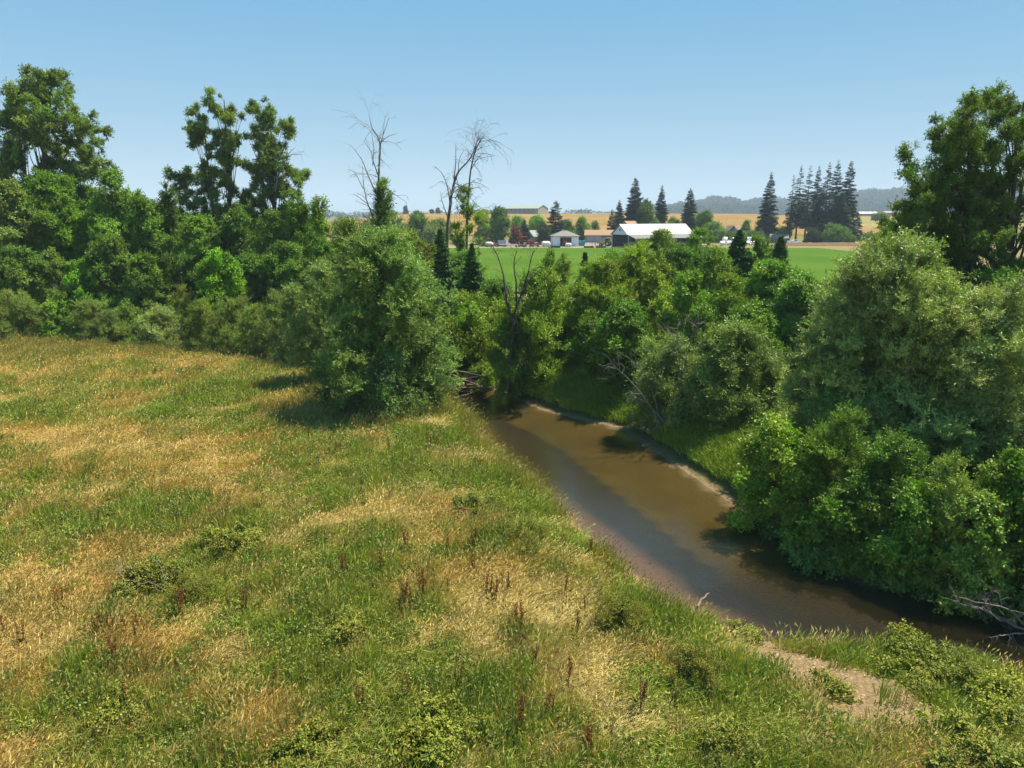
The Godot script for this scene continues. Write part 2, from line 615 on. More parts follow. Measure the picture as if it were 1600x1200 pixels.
func woody(o: Node3D, masses: Array, tall: float, girth: float, low: float, stems: int, limbs: int, mat: Material, r: RandomNumberGenerator) -> void:
	var b := MB.new()
	for s in stems:
		var a := TAU * s / stems + r.randf()
		var foot := Vector3(cos(a), 0, sin(a)) * (0.0 if stems == 1 else girth * 1.5)
		foot.y = -0.3
		var top: Vector3 = masses[masses.size() - 1 - s % mini(3, masses.size())][0]
		if stems > 1:
			top = masses[(s * 3 + 1) % masses.size()][0]
		var line := curved(foot, top, Vector3(r.randf_range(-0.4, 0.4), 0, r.randf_range(-0.4, 0.4)), 7, r, 0.12)
		b.tube(line, taper(7, girth, girth * 0.22), 7, Color.WHITE)
	part("trunk" if stems == 1 else "stems", b.mesh(), mat, o)
	if limbs > 0:
		var l := MB.new()
		var apart := limbs > 8
		var step := maxi(1, masses.size() / limbs)
		for k in range(0, masses.size(), step):
			var c: Vector3 = masses[k][0]
			var start := Vector3(c.x * 0.08, maxf(low * 0.7, c.y * r.randf_range(0.5, 0.75)), c.z * 0.08)
			l.tube(curved(start, c + ball(r) * 0.2, Vector3(0, -0.06 * tall * r.randf(), 0), 5, r, 0.1), taper(5, girth * 0.30, girth * 0.06), 5, Color.WHITE)
			if apart:
				part("limb", l.mesh(), mat, o)
				l = MB.new()
		if not apart:
			part("limbs", l.mesh(), mat, o).set_meta("kind", "stuff")


# kind: [outline, spray, material, masses, smallest and largest mass as a share of the half width, size of a spray, density, upward growth, gaps, stems, limbs, share of bare stem, part name]
const KINDS := {
	"cottonwood": ["egg", "broad", "leaf", 61, 0.176, 0.361, 1.104, 1.5, 0.25, -0.06, 1, 16, 0.10, "crown"],
	"tall_broadleaf": ["oval", "broad", "leaf", 33, 0.240, 0.447, 1.012, 1.9, 0.35, -0.20, 1, 8, 0.03, "crown"],
	"slim_broadleaf": ["column", "poplar", "leaf", 25, 0.360, 0.602, 0.966, 1.9, 0.9, -0.18, 1, 6, 0.02, "crown"],
	"round_broadleaf": ["dome", "broad", "leaf", 28, 0.256, 0.447, 0.828, 2.0, 0.4, -0.22, 1, 6, 0.04, "crown"],
	"light_broadleaf": ["oval", "poplar", "leaf", 25, 0.224, 0.396, 0.782, 1.7, 0.6, -0.14, 3, 8, 0.03, "crown"],
	"willow": ["mound", "willow", "shiny_leaf", 42, 0.176, 0.344, 0.782, 1.35, 0.75, -0.12, 7, 10, 0.0, "crown"],
	"shrub": ["mound", "shrub", "leaf", 21, 0.240, 0.430, 0.690, 1.6, 0.8, -0.14, 6, 0, 0.0, "foliage"],
	"bramble": ["mound", "bramble", "leaf", 22, 0.224, 0.413, 0.644, 1.7, 0.15, -0.2, 5, 0, 0.0, "foliage"],
	"vine": ["dome", "bramble", "leaf", 19, 0.272, 0.430, 0.690, 2.1, -0.1, -0.12, 1, 5, 0.08, "foliage"],
	"oak": ["dome", "oak", "shiny_leaf", 96, 0.15, 0.27, 0.8, 1.45, 0.3, -0.12, 1, 9, 0.02, "crown"],
	"pine": ["spire", "pine", "leaf", 26, 0.42, 0.62, 0.7, 2.2, 0.9, -0.3, 1, 0, 0.0, "crown"],
	"far_round": ["dome", "broad", "far_leaf", 9, 0.38, 0.6, 2.4, 2.0, 0.3, -0.4, 1, 0, 0.06, "crown"],
	"far_oval": ["oval", "broad", "far_leaf", 10, 0.4, 0.6, 2.2, 2.0, 0.5, -0.35, 1, 0, 0.06, "crown"],
}


# centre pixel, depth, pixel of the top, width in pixels: the plant stands on the ground at that depth
func plant(called: String, label: String, category: String, kind: String, px: float, d: float, top: float, width: float, tint: Color, group := "", stretch := 1.0, density := 1.0) -> Node3D:
	var k: Array = KINDS[kind]
	var r := seeded(called.hash() % 100000 + int(px * 7.0 + top * 3.0 + d))
	var x := x_at(px, top + 60.0, d)
	var ground := height(x, -d)
	var tall := y_at(top, d) - ground
	var wide := 1.14 * width / FOCAL * d / forward_of(top + 60.0)
	var o := thing(called, label, category, Vector3(x, ground, -d), 0.0, group)
	var low: float = tall * k[12]
	var masses := lobes(k[0], low, tall, wide, int(k[3] * stretch), k[4], k[5], r)
	woody(o, masses, tall, clampf(tall * 0.012, 0.05, 0.5), low, k[10], k[11], M.bark, r)
	crown(o, k[13], masses, k[1], M[k[2]], tint, k[6], k[7] * density, k[8], k[9], r)
	return o


func conifer(called: String, label: String, px: float, d: float, top: float, width: float, tint: Color, bare := 0.06, group := "", sparse := 1.0) -> Node3D:
	var r := seeded(int(px * 11.0 + top))
	var x := x_at(px, top + 60.0, d)
	var ground := height(x, -d)
	var tall := y_at(top, d) - ground
	var wide := width / FOCAL * d / forward_of(top + 60.0)
	var o := thing(called, label, "conifer tree", Vector3(x, ground, -d), 0.0, group)
	tint = Color(tint.r * 1.5, tint.g * 1.4, tint.b * 1.25)
	var t := MB.new()
	t.tube(curved(Vector3(0, -0.4, 0), Vector3(r.randf_range(-0.2, 0.2), tall * 0.99, 0), Vector3.ZERO, 6, r, 0.08), taper(6, clampf(tall * 0.014, 0.06, 0.6), 0.02), 7, Color.WHITE)
	part("trunk", t.mesh(), M.bark, o)
	var b := PackedFloat32Array()
	var step := clampf(tall * 0.022, 0.25, 0.8)
	var y := tall * bare
	while y < tall * 0.985:
		var q := (y / tall - bare) / (1.0 - bare)
		var R := wide * 0.5 * (pow(1.0 - q, 0.72) * (0.45 + 0.55 * smoothstep(-0.15, 0.22, q)) + 0.03)
		var n := int((6.0 + 5.0 * (1.0 - q)) * sparse)
		for k in n:
			if r.randf() < 0.12 * (1.0 - q):
				continue
			var a := r.randf() * TAU
			var l := R * r.randf_range(0.62, 1.18)
			var dir := Vector3(cos(a), lerpf(-0.38, 0.65, pow(q, 1.4)) + r.randf_range(-0.15, 0.15), sin(a)).normalized()
			var s := maxf(l, 0.35)
			var side := dir.cross(Vector3.UP).normalized()
			var f := r.randf_range(0.75, 1.25)
			put(b, Basis(side * s * 1.15, dir * s, side.cross(dir) * s), Vector3(0, y + r.randf_range(-0.5, 0.5) * step, 0) + dir * (l - s) , Color(tint.r * f, tint.g * f, tint.b * f))
		y += step * r.randf_range(0.8, 1.2)
	copies("crown", SPRAY.fir[r.randi() % 2], M.needle, b, o)
	return o


# bare wood: stems are lines of pixels at one depth, each with its thickness at the foot; twigs grow from them
func bare_tree(called: String, label: String, category: String, d: float, stems: Array, mat: Material, twigs: float, droop: float, foot_y := -99.0) -> Node3D:
	var r := seeded(int(d * 31.0) + stems.size())
	var f: Array = stems[0].line[0]
	var x0 := x_at(f[0], f[1], d)
	var ground := height(x0, -d) if foot_y < -90.0 else foot_y
	var o := thing(called, label, category, Vector3(x0, ground, -d))
	for k in stems.size():
		var px: Array = stems[k].line
		var pts := PackedVector3Array()
		var z := 0.0
		for j in px.size():
			z += r.randf_range(-0.5, 0.5) * (0.0 if j == 0 else 1.0)
			pts.push_back(Vector3(x_at(px[j][0], px[j][1], d) - x0, y_at(px[j][1] + (9.0 if d > 80.0 else 0.0), d) - ground, z))
		var smooth := PackedVector3Array()
		for j in pts.size() - 1:
			for s in 3:
				smooth.push_back(pts[j].cubic_interpolate(pts[j + 1], pts[maxi(j - 1, 0)], pts[mini(j + 2, pts.size() - 1)], s / 3.0) + ball(r) * 0.03)
		smooth.push_back(pts[pts.size() - 1])
		var n := smooth.size() - 1
		var R: float = stems[k].r
		var b := MB.new()
		b.tube(smooth, taper(n, R * 0.72, 0.015), 6, Color.WHITE)
		var length := 0.0
		for j in n:
			length += smooth[j].distance_to(smooth[j + 1])
		R *= 0.72
		for j in int(length * twigs):
			var t := pow(r.randf_range(0.12, 1.0), 0.8) if k == 0 else r.randf_range(0.15, 1.0)
			var i := mini(int(t * n), n - 1)
			var p := smooth[i].lerp(smooth[i + 1], t * n - i)
			var up := (smooth[i + 1] - smooth[i]).normalized()
			var dir := (up * 0.5 + ball(r) * 0.9 + Vector3(0, 0.25, 0)).normalized()
			twig(b, p, dir, length * r.randf_range(0.06, 0.17) + 0.3, R * 0.28 * (1.1 - t) + 0.008, droop, 2, r)
		part("trunk" if k == 0 else "branch", b.mesh(), mat, o)
	return o


func twig(b: MB, p: Vector3, dir: Vector3, length: float, radius: float, droop: float, depth: int, r: RandomNumberGenerator) -> void:
	var line := PackedVector3Array([p])
	for k in 3:
		dir = (dir + Vector3(0, -droop * 0.35, 0) + ball(r) * 0.28).normalized()
		line.push_back(line[k] + dir * length / 3.0)
	b.tube(line, PackedFloat32Array([radius, radius * 0.8, radius * 0.55, radius * 0.3]), 3, Color.WHITE, false)
	if depth > 0:
		for k in 3:
			var t := r.randi_range(1, 3)
			twig(b, line[t], (dir + ball(r) * 0.9).normalized(), length * r.randf_range(0.35, 0.6), radius * 0.5, droop, depth - 1, r)


# a tree whose leaf masses stand where the photograph shows them, at one distance give or take its own depth
func massed_tree(called: String, label: String, d: float, foot: float, tops: Array, spots: Array, lo: float, hi: float, deep: float, kind: String, tint: Color, size: float, thick: float, holes: float) -> void:
	var r := seeded(int(d * 17.0 + foot))
	var x0 := x_at(foot, 400, d)
	var ground := height(x0, -d)
	var o := thing(called, label, "tree", Vector3(x0, ground, -d))
	var masses := []
	for q in spots:
		var c := Vector3(x_at(q[0], q[1], d) - x0, y_at(q[1] + 13.0, d) - ground, r.randf_range(-deep, deep))
		var lr := r.randf_range(lo, hi)
		masses.append([c, Vector3(lr, lr * r.randf_range(0.7, 1.0), lr) * 0.8])
		for k in 3:
			masses.append([c + ball(r) * lr * Vector3(1.25, 1.1, 1.8), Vector3(lr, lr, lr) * r.randf_range(0.35, 0.65)])
		# an inner mass between this one and the nearest stem
		var best := 1e9
		var inward := c
		for t in tops:
			var sx := (x_at(t[0], t[1], d) - x0) * 0.7
			if absf(sx - c.x) < best:
				best = absf(sx - c.x)
				inward = Vector3(lerpf(c.x, sx, r.randf_range(0.3, 0.7)), c.y - lr * r.randf_range(0.3, 1.2), c.z * 0.4)
		masses.append([inward, Vector3(lr, lr * 0.9, lr) * r.randf_range(0.6, 0.9)])
	for t in tops:
		var top := Vector3(x_at(t[0], t[1], d) - x0, y_at(t[1], d) - ground, 0.0)
		var low := Vector3(top.x * 0.35, -0.3, r.randf_range(-0.4, 0.4))
		var line := curved(low, top, Vector3(top.x * 0.12, 0, 0), 8, r, 0.15)
		part("trunk", MB.new().tube(line, taper(8, t[2], 0.05), 8, Color.WHITE).mesh(), M.bark, o)
		# boughs to the masses nearest this stem
		for m in masses:
			var c: Vector3 = m[0]
			var k := clampi(int(c.y / top.y * 8.0) - 2, 1, 7)
			var near := true
			for u in tops:
				if absf(x_at(u[0], u[1], d) - x0 - c.x) < absf(top.x - c.x) - 0.01:
					near = false
			if near and r.randf() < 0.6 and c.distance_to(line[k]) < 9.0:
				part("bough", MB.new().tube(curved(line[k], c, Vector3(0, 0.3, 0), 5, r, 0.12), taper(5, t[2] * 0.30 * (1.0 - 0.08 * k), 0.02), 5, Color.WHITE).mesh(), M.bark, o)
	crown(o, "crown", masses, kind, M.leaf, tint, size, thick, 0.25, holes, r)


# ---------------------------------------------------------------- ground, water, fields, hills

func graded(lo: float, a: float, b: float, hi: float, step: float, grow: float) -> PackedFloat32Array:
	var out := PackedFloat32Array()
	var x := a
	var s := step
	var left := []
	while x > lo:
		s *= grow
		x = maxf(lo, x - s)
		left.push_front(x)
	for v in left:
		out.push_back(v)
	x = a
	while x < b:
		out.push_back(x)
		x += step
	s = step
	while x < hi:
		out.push_back(x)
		s *= grow
		x += s
	out.push_back(hi)
	return out


func sheet(called: String, xs: PackedFloat32Array, zs: PackedFloat32Array, at: Callable, mat: Material) -> MeshInstance3D:
	# at(x, z) gives [height, colour]
	var v := PackedVector3Array()
	var c := PackedColorArray()
	var idx := PackedInt32Array()
	for z in zs:
		for x in xs:
			var p: Array = at.call(x, z)
			v.push_back(Vector3(x, p[0], z))
			c.push_back(p[1])
	var w := xs.size()
	for j in zs.size() - 1:
		for i in w - 1:
			var k := j * w + i
			idx.append_array(PackedInt32Array([k, k + 1, k + w + 1, k, k + w + 1, k + w]))
	var n := PackedVector3Array()
	n.resize(v.size())
	for k in range(0, idx.size(), 3):
		var f := (v[idx[k + 2]] - v[idx[k]]).cross(v[idx[k + 1]] - v[idx[k]])
		for s in 3:
			n[idx[k + s]] += f
	for k in n.size():
		n[k] = n[k].normalized()
	var a := []
	a.resize(Mesh.ARRAY_MAX)
	a[Mesh.ARRAY_VERTEX] = v
	a[Mesh.ARRAY_NORMAL] = n
	a[Mesh.ARRAY_COLOR] = c
	a[Mesh.ARRAY_INDEX] = idx
	var m := ArrayMesh.new()
	m.add_surface_from_arrays(Mesh.PRIMITIVE_TRIANGLES, a)
	var o := part(called, m, mat)
	o.set_meta("kind", "structure")
	return o


func steps(lo: float, hi: float, n: int) -> PackedFloat32Array:
	var out := PackedFloat32Array()
	for k in n + 1:
		out.push_back(lerpf(lo, hi, float(k) / n))
	return out


const STRAW := Color(0.42, 0.31, 0.13)
const TURF := Color(0.18, 0.165, 0.045)
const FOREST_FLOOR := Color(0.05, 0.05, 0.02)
const GRAVEL := Color(0.25, 0.18, 0.095)
const SAND_BED := Color(0.125, 0.085, 0.022)
const MUD := Color(0.27, 0.19, 0.115)


func ground_point(x: float, z: float) -> Array:
	if z < -110.0 or absf(x) > 120.0:
		var d := -z
		var h := far_height(x, d)
		var n := 0.5 + 0.5 * wild.get_noise_2d(x * 0.004, z * 0.006)
		var col := Color(0.16, 0.19, 0.06).lerp(Color(0.30, 0.22, 0.09), n)
		if d > 1200.0:
			col = Color(0.10, 0.13, 0.06).lerp(Color(0.26, 0.21, 0.10), smoothstep(0.45, 0.75, n))
		elif d < 330.0:
			col = Color(0.20, 0.19, 0.07).lerp(Color(0.33, 0.26, 0.13), n)
		return [h, col]
	var c := creek_at(x, z)
	var h := height_from(c, x, z)
	if c.x < 0.0:
		var n := 0.5 + 0.5 * fine.get_noise_2d(x * 0.25, z * 0.25)
		var deep := 1.0 - c.z * c.z
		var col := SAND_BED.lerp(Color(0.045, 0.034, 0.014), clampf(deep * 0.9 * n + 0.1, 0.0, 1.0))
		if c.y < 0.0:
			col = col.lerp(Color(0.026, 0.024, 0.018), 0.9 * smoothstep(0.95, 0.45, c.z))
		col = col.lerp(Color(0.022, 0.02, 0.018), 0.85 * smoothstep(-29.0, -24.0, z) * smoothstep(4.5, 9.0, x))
		if c.y < 0.0:
			col = col.lerp(Color(0.175, 0.092, 0.046), 0.85 * smoothstep(-2.0, -0.9, c.x + 0.4 * fine.get_noise_2d(x * 0.4, z * 0.4)) * smoothstep(-36.0, -28.0, z) * smoothstep(9.5, 7.0, x))
		return [h, col]
	var dry := dryness(x, z)
	var col := TURF.lerp(STRAW, dry)
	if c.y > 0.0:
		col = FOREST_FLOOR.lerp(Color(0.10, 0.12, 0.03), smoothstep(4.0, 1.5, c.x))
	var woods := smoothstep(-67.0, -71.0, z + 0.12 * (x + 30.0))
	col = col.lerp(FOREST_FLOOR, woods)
	if c.x < 1.2:
		col = col.lerp(MUD, smoothstep(1.2, 0.1, c.x + 0.35 * fine.get_noise_2d(x, z)))
	if c.y < 0.0:
		col = col.lerp(GRAVEL, gravel_bar(x, z))
	if z < -95.0:
		col = col.lerp(Color(0.20, 0.19, 0.07), smoothstep(-95.0, -105.0, z))
	return [h, col]


func terrain() -> void:
	var xs := graded(-6000, -62, 62, 6000, 0.5, 1.13)
	var zs := graded(-7000, -92, -8, 400, 0.5, 1.13)
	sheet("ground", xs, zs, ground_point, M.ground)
	# the creek's surface, a strip along its centre line that reaches a little under both banks
	var b := MB.new()
	var line := PackedVector2Array()
	var wide := PackedFloat32Array()
	for k in creek.size() - 1:
		for s in 4:
			line.push_back((creek[k][0] as Vector2).lerp(creek[k + 1][0], s / 4.0))
			wide.push_back(lerpf(creek[k][1], creek[k + 1][1], s / 4.0) + 0.35)
	var old := []
	var reaches := [b]
	for k in line.size():
		if k == 33 or k == 37:
			b = MB.new()
			reaches.append(b)
		var d := (line[mini(k + 1, line.size() - 1)] - line[maxi(k - 1, 0)]).normalized()
		var s := Vector2(-d.y, d.x) * wide[k]
		var row := []
		for j in 5:
			var p := line[k] + s * (j / 2.0 - 1.0)
			row.append(Vector3(p.x, WATER, p.y))
		if old:
			for j in 4:
				b.quad(old[j], old[j + 1], row[j + 1], row[j], Color.WHITE)
		old = row
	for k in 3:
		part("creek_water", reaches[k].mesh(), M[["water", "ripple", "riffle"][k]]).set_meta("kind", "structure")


func lying(x: float, z: float, lift: float) -> float:
	return height(x, z) + lift


func farmland() -> void:
	# the green crop in front of the farm
	sheet("crop_field", steps(-70, 110, 90), steps(-263, -112, 70), func(x, z):
		var n := wild.get_noise_2d(x * 0.02, z * 0.02)
		var row := 0.5 + 0.5 * sin(x * 2.1 + 0.2 * z)
		return [lying(x, z, 0.35), Color(0.058, 0.132, 0.010).lerp(Color(0.085, 0.16, 0.014), clampf(0.5 + n + 0.15 * row, 0.0, 1.0))], M.crop)
	# the yard
	sheet("gravel_yard", steps(-24, 62, 50), steps(-322, -264, 40), func(x, z):
		var n := fine.get_noise_2d(x * 0.08, z * 0.08)
		return [lying(x, z, 0.05), Color(0.27, 0.225, 0.165).lerp(Color(0.38, 0.32, 0.25), clampf(0.5 + n, 0.0, 1.0))], M.ground)
	sheet("farm_track", steps(-130, -24.5, 40), steps(-293, -288, 2), func(x, z): return [lying(x, z, 0.06), Color(0.42, 0.37, 0.30)], M.ground)
	sheet("dirt_road", steps(62.5, 240, 40), steps(-304, -296, 4), func(x, z): return [lying(x, z, 0.06), Color(0.40, 0.33, 0.27)], M.ground)
	sheet("earth_bank", steps(100, 190, 60), steps(-295.6, -287, 8), func(x, z):
		var q := 1.0 - absf((z + 291.3) / 4.3)
		return [lying(x, z, 0.08 + 1.1 * q * smoothstep(100.0, 112.0, x) * smoothstep(190.0, 170.0, x) * (1.0 + 0.3 * fine.get_noise_2d(x * 0.3, z))), Color(0.27, 0.17, 0.10).lerp(Color(0.16, 0.11, 0.05), 0.5 + 0.5 * fine.get_noise_2d(x * 0.6, z))], M.ground)
	# ripe wheat on the rise behind, and the fields to the right of it
	sheet("wheat_field", steps(-125, 230, 60), steps(-752, -395, 60), func(x, z):
		var n := wild.get_noise_2d(x * 0.012, z * 0.02)
		return [lying(x, z, 0.5), Color(0.36, 0.24, 0.09).lerp(Color(0.28, 0.18, 0.06), clampf(0.5 + n, 0.0, 1.0))], M.far_ground)
	sheet("pale_stubble_field", steps(231, 620, 40), steps(-640, -472, 30), func(x, z):
		return [lying(x, z, 0.4), Color(0.34, 0.29, 0.11).lerp(Color(0.27, 0.25, 0.09), clampf(0.5 + wild.get_noise_2d(x * 0.01, z * 0.03), 0.0, 1.0))], M.far_ground)
	sheet("olive_field", steps(120, 420, 50), steps(-455, -306, 30), func(x, z):
		return [lying(x, z, 0.3), Color(0.185, 0.20, 0.055).lerp(Color(0.23, 0.22, 0.075), clampf(0.5 + wild.get_noise_2d(x * 0.02, z * 0.05), 0.0, 1.0))], M.far_ground)
	# the wooded hills on the horizon
	sheet("hills", steps(300, 3000, 90), steps(-4200, -2000, 50), func(x, z):
		return [hill(x, z), Color(0.07, 0.10, 0.045).lerp(Color(0.34, 0.27, 0.15), smoothstep(0.25, 0.5, wild.get_noise_2d(x * 0.0022, z * 0.003)))], M.far_ground)


func hill(x: float, z: float) -> float:
	var d := -z
	var q := x / d
	var rise := 12.0 + 22.0 * smoothstep(0.20, 0.26, q) + 30.0 * smoothstep(0.36, 0.46, q) + 34.0 * smoothstep(0.5, 0.75, q)
	rise += 15.0 * wild.get_noise_2d(q * 22.0, 3.0)
	var across := smoothstep(2000.0, 2750.0, d) * (1.0 - 0.6 * smoothstep(3100.0, 4200.0, d))
	return rise * across * (d / 2900.0) * 1.15 - 2.0 + 5.0 * across * wild.get_noise_2d(x * 0.004, z * 0.004)


# ---------------------------------------------------------------- buildings

func slab(b: MB, p: Array, thick: float, col := Color.WHITE) -> void:
	# four corners, given round the edge; thickened downwards
	var d := Vector3(0, -thick, 0)
	b.quad(p[0], p[1], p[2], p[3], col)
	b.quad(p[0] + d, p[3] + d, p[2] + d, p[1] + d, col)
	for k in 4:
		var a: Vector3 = p[k]
		var z: Vector3 = p[(k + 1) % 4]
		b.quad(a, a + d, z + d, z, col)


func one(col: Color, at: Vector3, size: Vector3) -> ArrayMesh:
	return MB.new().box(at, size, col).mesh()


# a gabled building along its own x axis, with its base at the origin; openings: [wall 0 front 1 back 2 left 3 right, from, to, bottom, top, name, colour]
func gabled(o: Node3D, long: float, deep: float, eave: float, ridge: float, wall: Color, roof: Material, over: float, roof_tint := Color.WHITE, openings := []) -> void:
	var hx := long * 0.5
	var hz := deep * 0.5
	var w := MB.new()
	for z in [-hz, hz]:
		w.box(Vector3(0, eave * 0.5, z), Vector3(long, eave, 0.2), wall)
	for x in [-hx + 0.1, hx - 0.1]:
		w.box(Vector3(x, eave * 0.5, 0), Vector3(0.2, eave, deep - 0.2), wall)
		var a := Vector3(x - 0.1, eave, -hz + 0.1)
		var b := Vector3(x - 0.1, eave, hz - 0.1)
		var t := Vector3(x - 0.1, ridge - 0.1, 0)
		var s := Vector3(0.2, 0, 0)
		w.tri(a, t, b, wall)
		w.tri(a + s, b + s, t + s, wall)
	part("wall", w.mesh(), M.plain, o)
	for side in [-1.0, 1.0]:
		var m := MB.new()
		var drop := (ridge - eave) / hz * over
		slab(m, [Vector3(-hx - over, ridge, 0), Vector3(hx + over, ridge, 0), Vector3(hx + over, eave - drop, side * (hz + over)), Vector3(-hx - over, eave - drop, side * (hz + over))], 0.16, roof_tint)
		part("roof", m.mesh(), roof, o)
	for q in openings:
		var mid: float = (q[1] + q[2]) * 0.5
		var w0: float = q[2] - q[1]
		var y: float = (q[3] + q[4]) * 0.5
		var h: float = q[4] - q[3]
		var at := Vector3(mid, y, hz + 0.1) if q[0] == 0 else Vector3(mid, y, -hz - 0.1) if q[0] == 1 else Vector3(-hx - 0.02, y, mid) if q[0] == 2 else Vector3(hx + 0.02, y, mid)
		var size := Vector3(w0, h, 0.1) if q[0] < 2 else Vector3(0.1, h, w0)
		part(q[5], one(q[6], at, size), M.plain, o)


func big_barn() -> void:
	var o := thing("hay_barn", "long open-sided barn with white metal roof, dark doorway and white gable", "barn", Vector3(52.5, 0, -275.0), 0.45)
	var L := 29.0
	var D := 11.0
	var E := 4.9
	var R := 8.6
	var lean := 5.0
	for side in [-1.0, 1.0]:
		var m := MB.new()
		slab(m, [Vector3(-L * 0.5 - 0.6, R, 0), Vector3(L * 0.5 + 0.6, R, 0), Vector3(L * 0.5 + 0.6, E, side * D * 0.5), Vector3(-L * 0.5 - 0.6, E, side * D * 0.5)], 0.18)
		part("roof", m.mesh(), M.metal_roof, o)
	var low := MB.new()
	slab(low, [Vector3(-L * 0.5 - 0.6, E + 0.06, D * 0.5 - 0.1), Vector3(L * 0.5 + 0.6, E + 0.06, D * 0.5 - 0.1), Vector3(L * 0.5 + 1.2, 3.7, D * 0.5 + lean), Vector3(-L * 0.5 - 0.6, 3.7, D * 0.5 + lean)], 0.15)
	part("lean_to_roof", low.mesh(), M.metal_roof, o)
	for x in [-L * 0.5, L * 0.5 - 0.2]:
		var g := MB.new()
		var s := Vector3(0.2, 0, 0)
		var a := Vector3(x, E - 0.1, -D * 0.5)
		var b := Vector3(x, E - 0.1, D * 0.5)
		var t := Vector3(x, R - 0.12, 0)
		g.tri(a, t, b, Color(0.72, 0.74, 0.78))
		g.tri(a + s, b + s, t + s, Color(0.72, 0.74, 0.78))
		part("gable", g.mesh(), M.white_wall, o)
	part("back_wall", one(Color(0.16, 0.13, 0.10), Vector3(0, E * 0.5, -D * 0.5 + 0.1), Vector3(L - 0.4, E - 0.3, 0.15)), M.plain, o)
	part("end_wall", one(Color(0.20, 0.15, 0.11), Vector3(L * 0.5 - 0.15, E * 0.5, 1.0), Vector3(0.15, E - 0.3, D - 2.4)), M.plain, o)
	# the doorway end: two narrow white jambs, horizontal boards behind the opening
	for z in [-D * 0.5 + 0.3, D * 0.5 - 0.3]:
		part("door_jamb", one(Color(0.62, 0.63, 0.66), Vector3(-L * 0.5 + 0.1, E * 0.5 - 0.1, z), Vector3(0.24, E - 0.2, 0.5)), M.plain, o)
	for k in 4:
		part("rail", one(Color(0.14, 0.12, 0.11), Vector3(-L * 0.5 + 0.7, 0.8 + k * 1.0, 0), Vector3(0.08, 0.14, D - 1.4)), M.plain, o)
	for k in 7:
		part("post", one(Color(0.22, 0.17, 0.12), Vector3(-L * 0.5 + 0.4 + k * (L - 0.8) / 6.0, 1.8, D * 0.5 + lean - 0.3), Vector3(0.28, 3.5, 0.28)), M.plain, o)
	for k in 5:
		part("pole", one(Color(0.18, 0.14, 0.1), Vector3(-L * 0.5 + 1.0 + k * 5.0, 2.3, D * 0.5 - 0.25), Vector3(0.25, 4.6, 0.25)), M.plain, o)
	var t := MB.new()
	t.bar(Vector3(-L * 0.5 - 0.1, 6.1, 0), Vector3(-L * 0.5 - 0.1, 7.0, 0), 0.15, 0.3, Color(0.1, 0.1, 0.1))
	part("gable_vent", t.mesh(), M.plain, o)
	# hay under the lean-to: bales are counted from the outside
	for k in 9:
		for j in 2:
			var at: Vector3 = o.transform * Vector3(-L * 0.5 + 1.6 + (k % 3) * 2.3 + (0.2 if j else 0.0), 0.65 + j * 1.22, D * 0.5 + lean - 1.6 - (k / 3) * 1.3)
			var hay := part("hay_bale", one(Color(0.44, 0.33, 0.16), Vector3.ZERO, Vector3(2.2, 1.2, 1.22)), M.plain)
			hay.position = at
			hay.rotation.y = o.rotation.y
			tag(hay, "tan hay bale under the barn's lean-to, %s tier, %s column, %s row" % [["lower", "upper"][j], ["left", "middle", "right"][k % 3], ["outermost", "second", "innermost"][k / 3]], "hay bale", "hay bales stacked in the open barn")
	for k in 8:
		var s := part("crate_stack", one(Color(0.13, 0.095, 0.07), Vector3.ZERO, Vector3(1.3, 2.3, 1.3)), M.plain)
		s.position = o.transform * Vector3(-2.6 + k * 1.75, 1.18, D * 0.5 + 1.2)
		s.rotation.y = o.rotation.y
		tag(s, "dark wooden crate stack in the barn's shade, %s from the left" % ["first", "second", "third", "fourth", "fifth", "sixth", "seventh", "eighth"][k], "crate", "crates stored in the open barn")


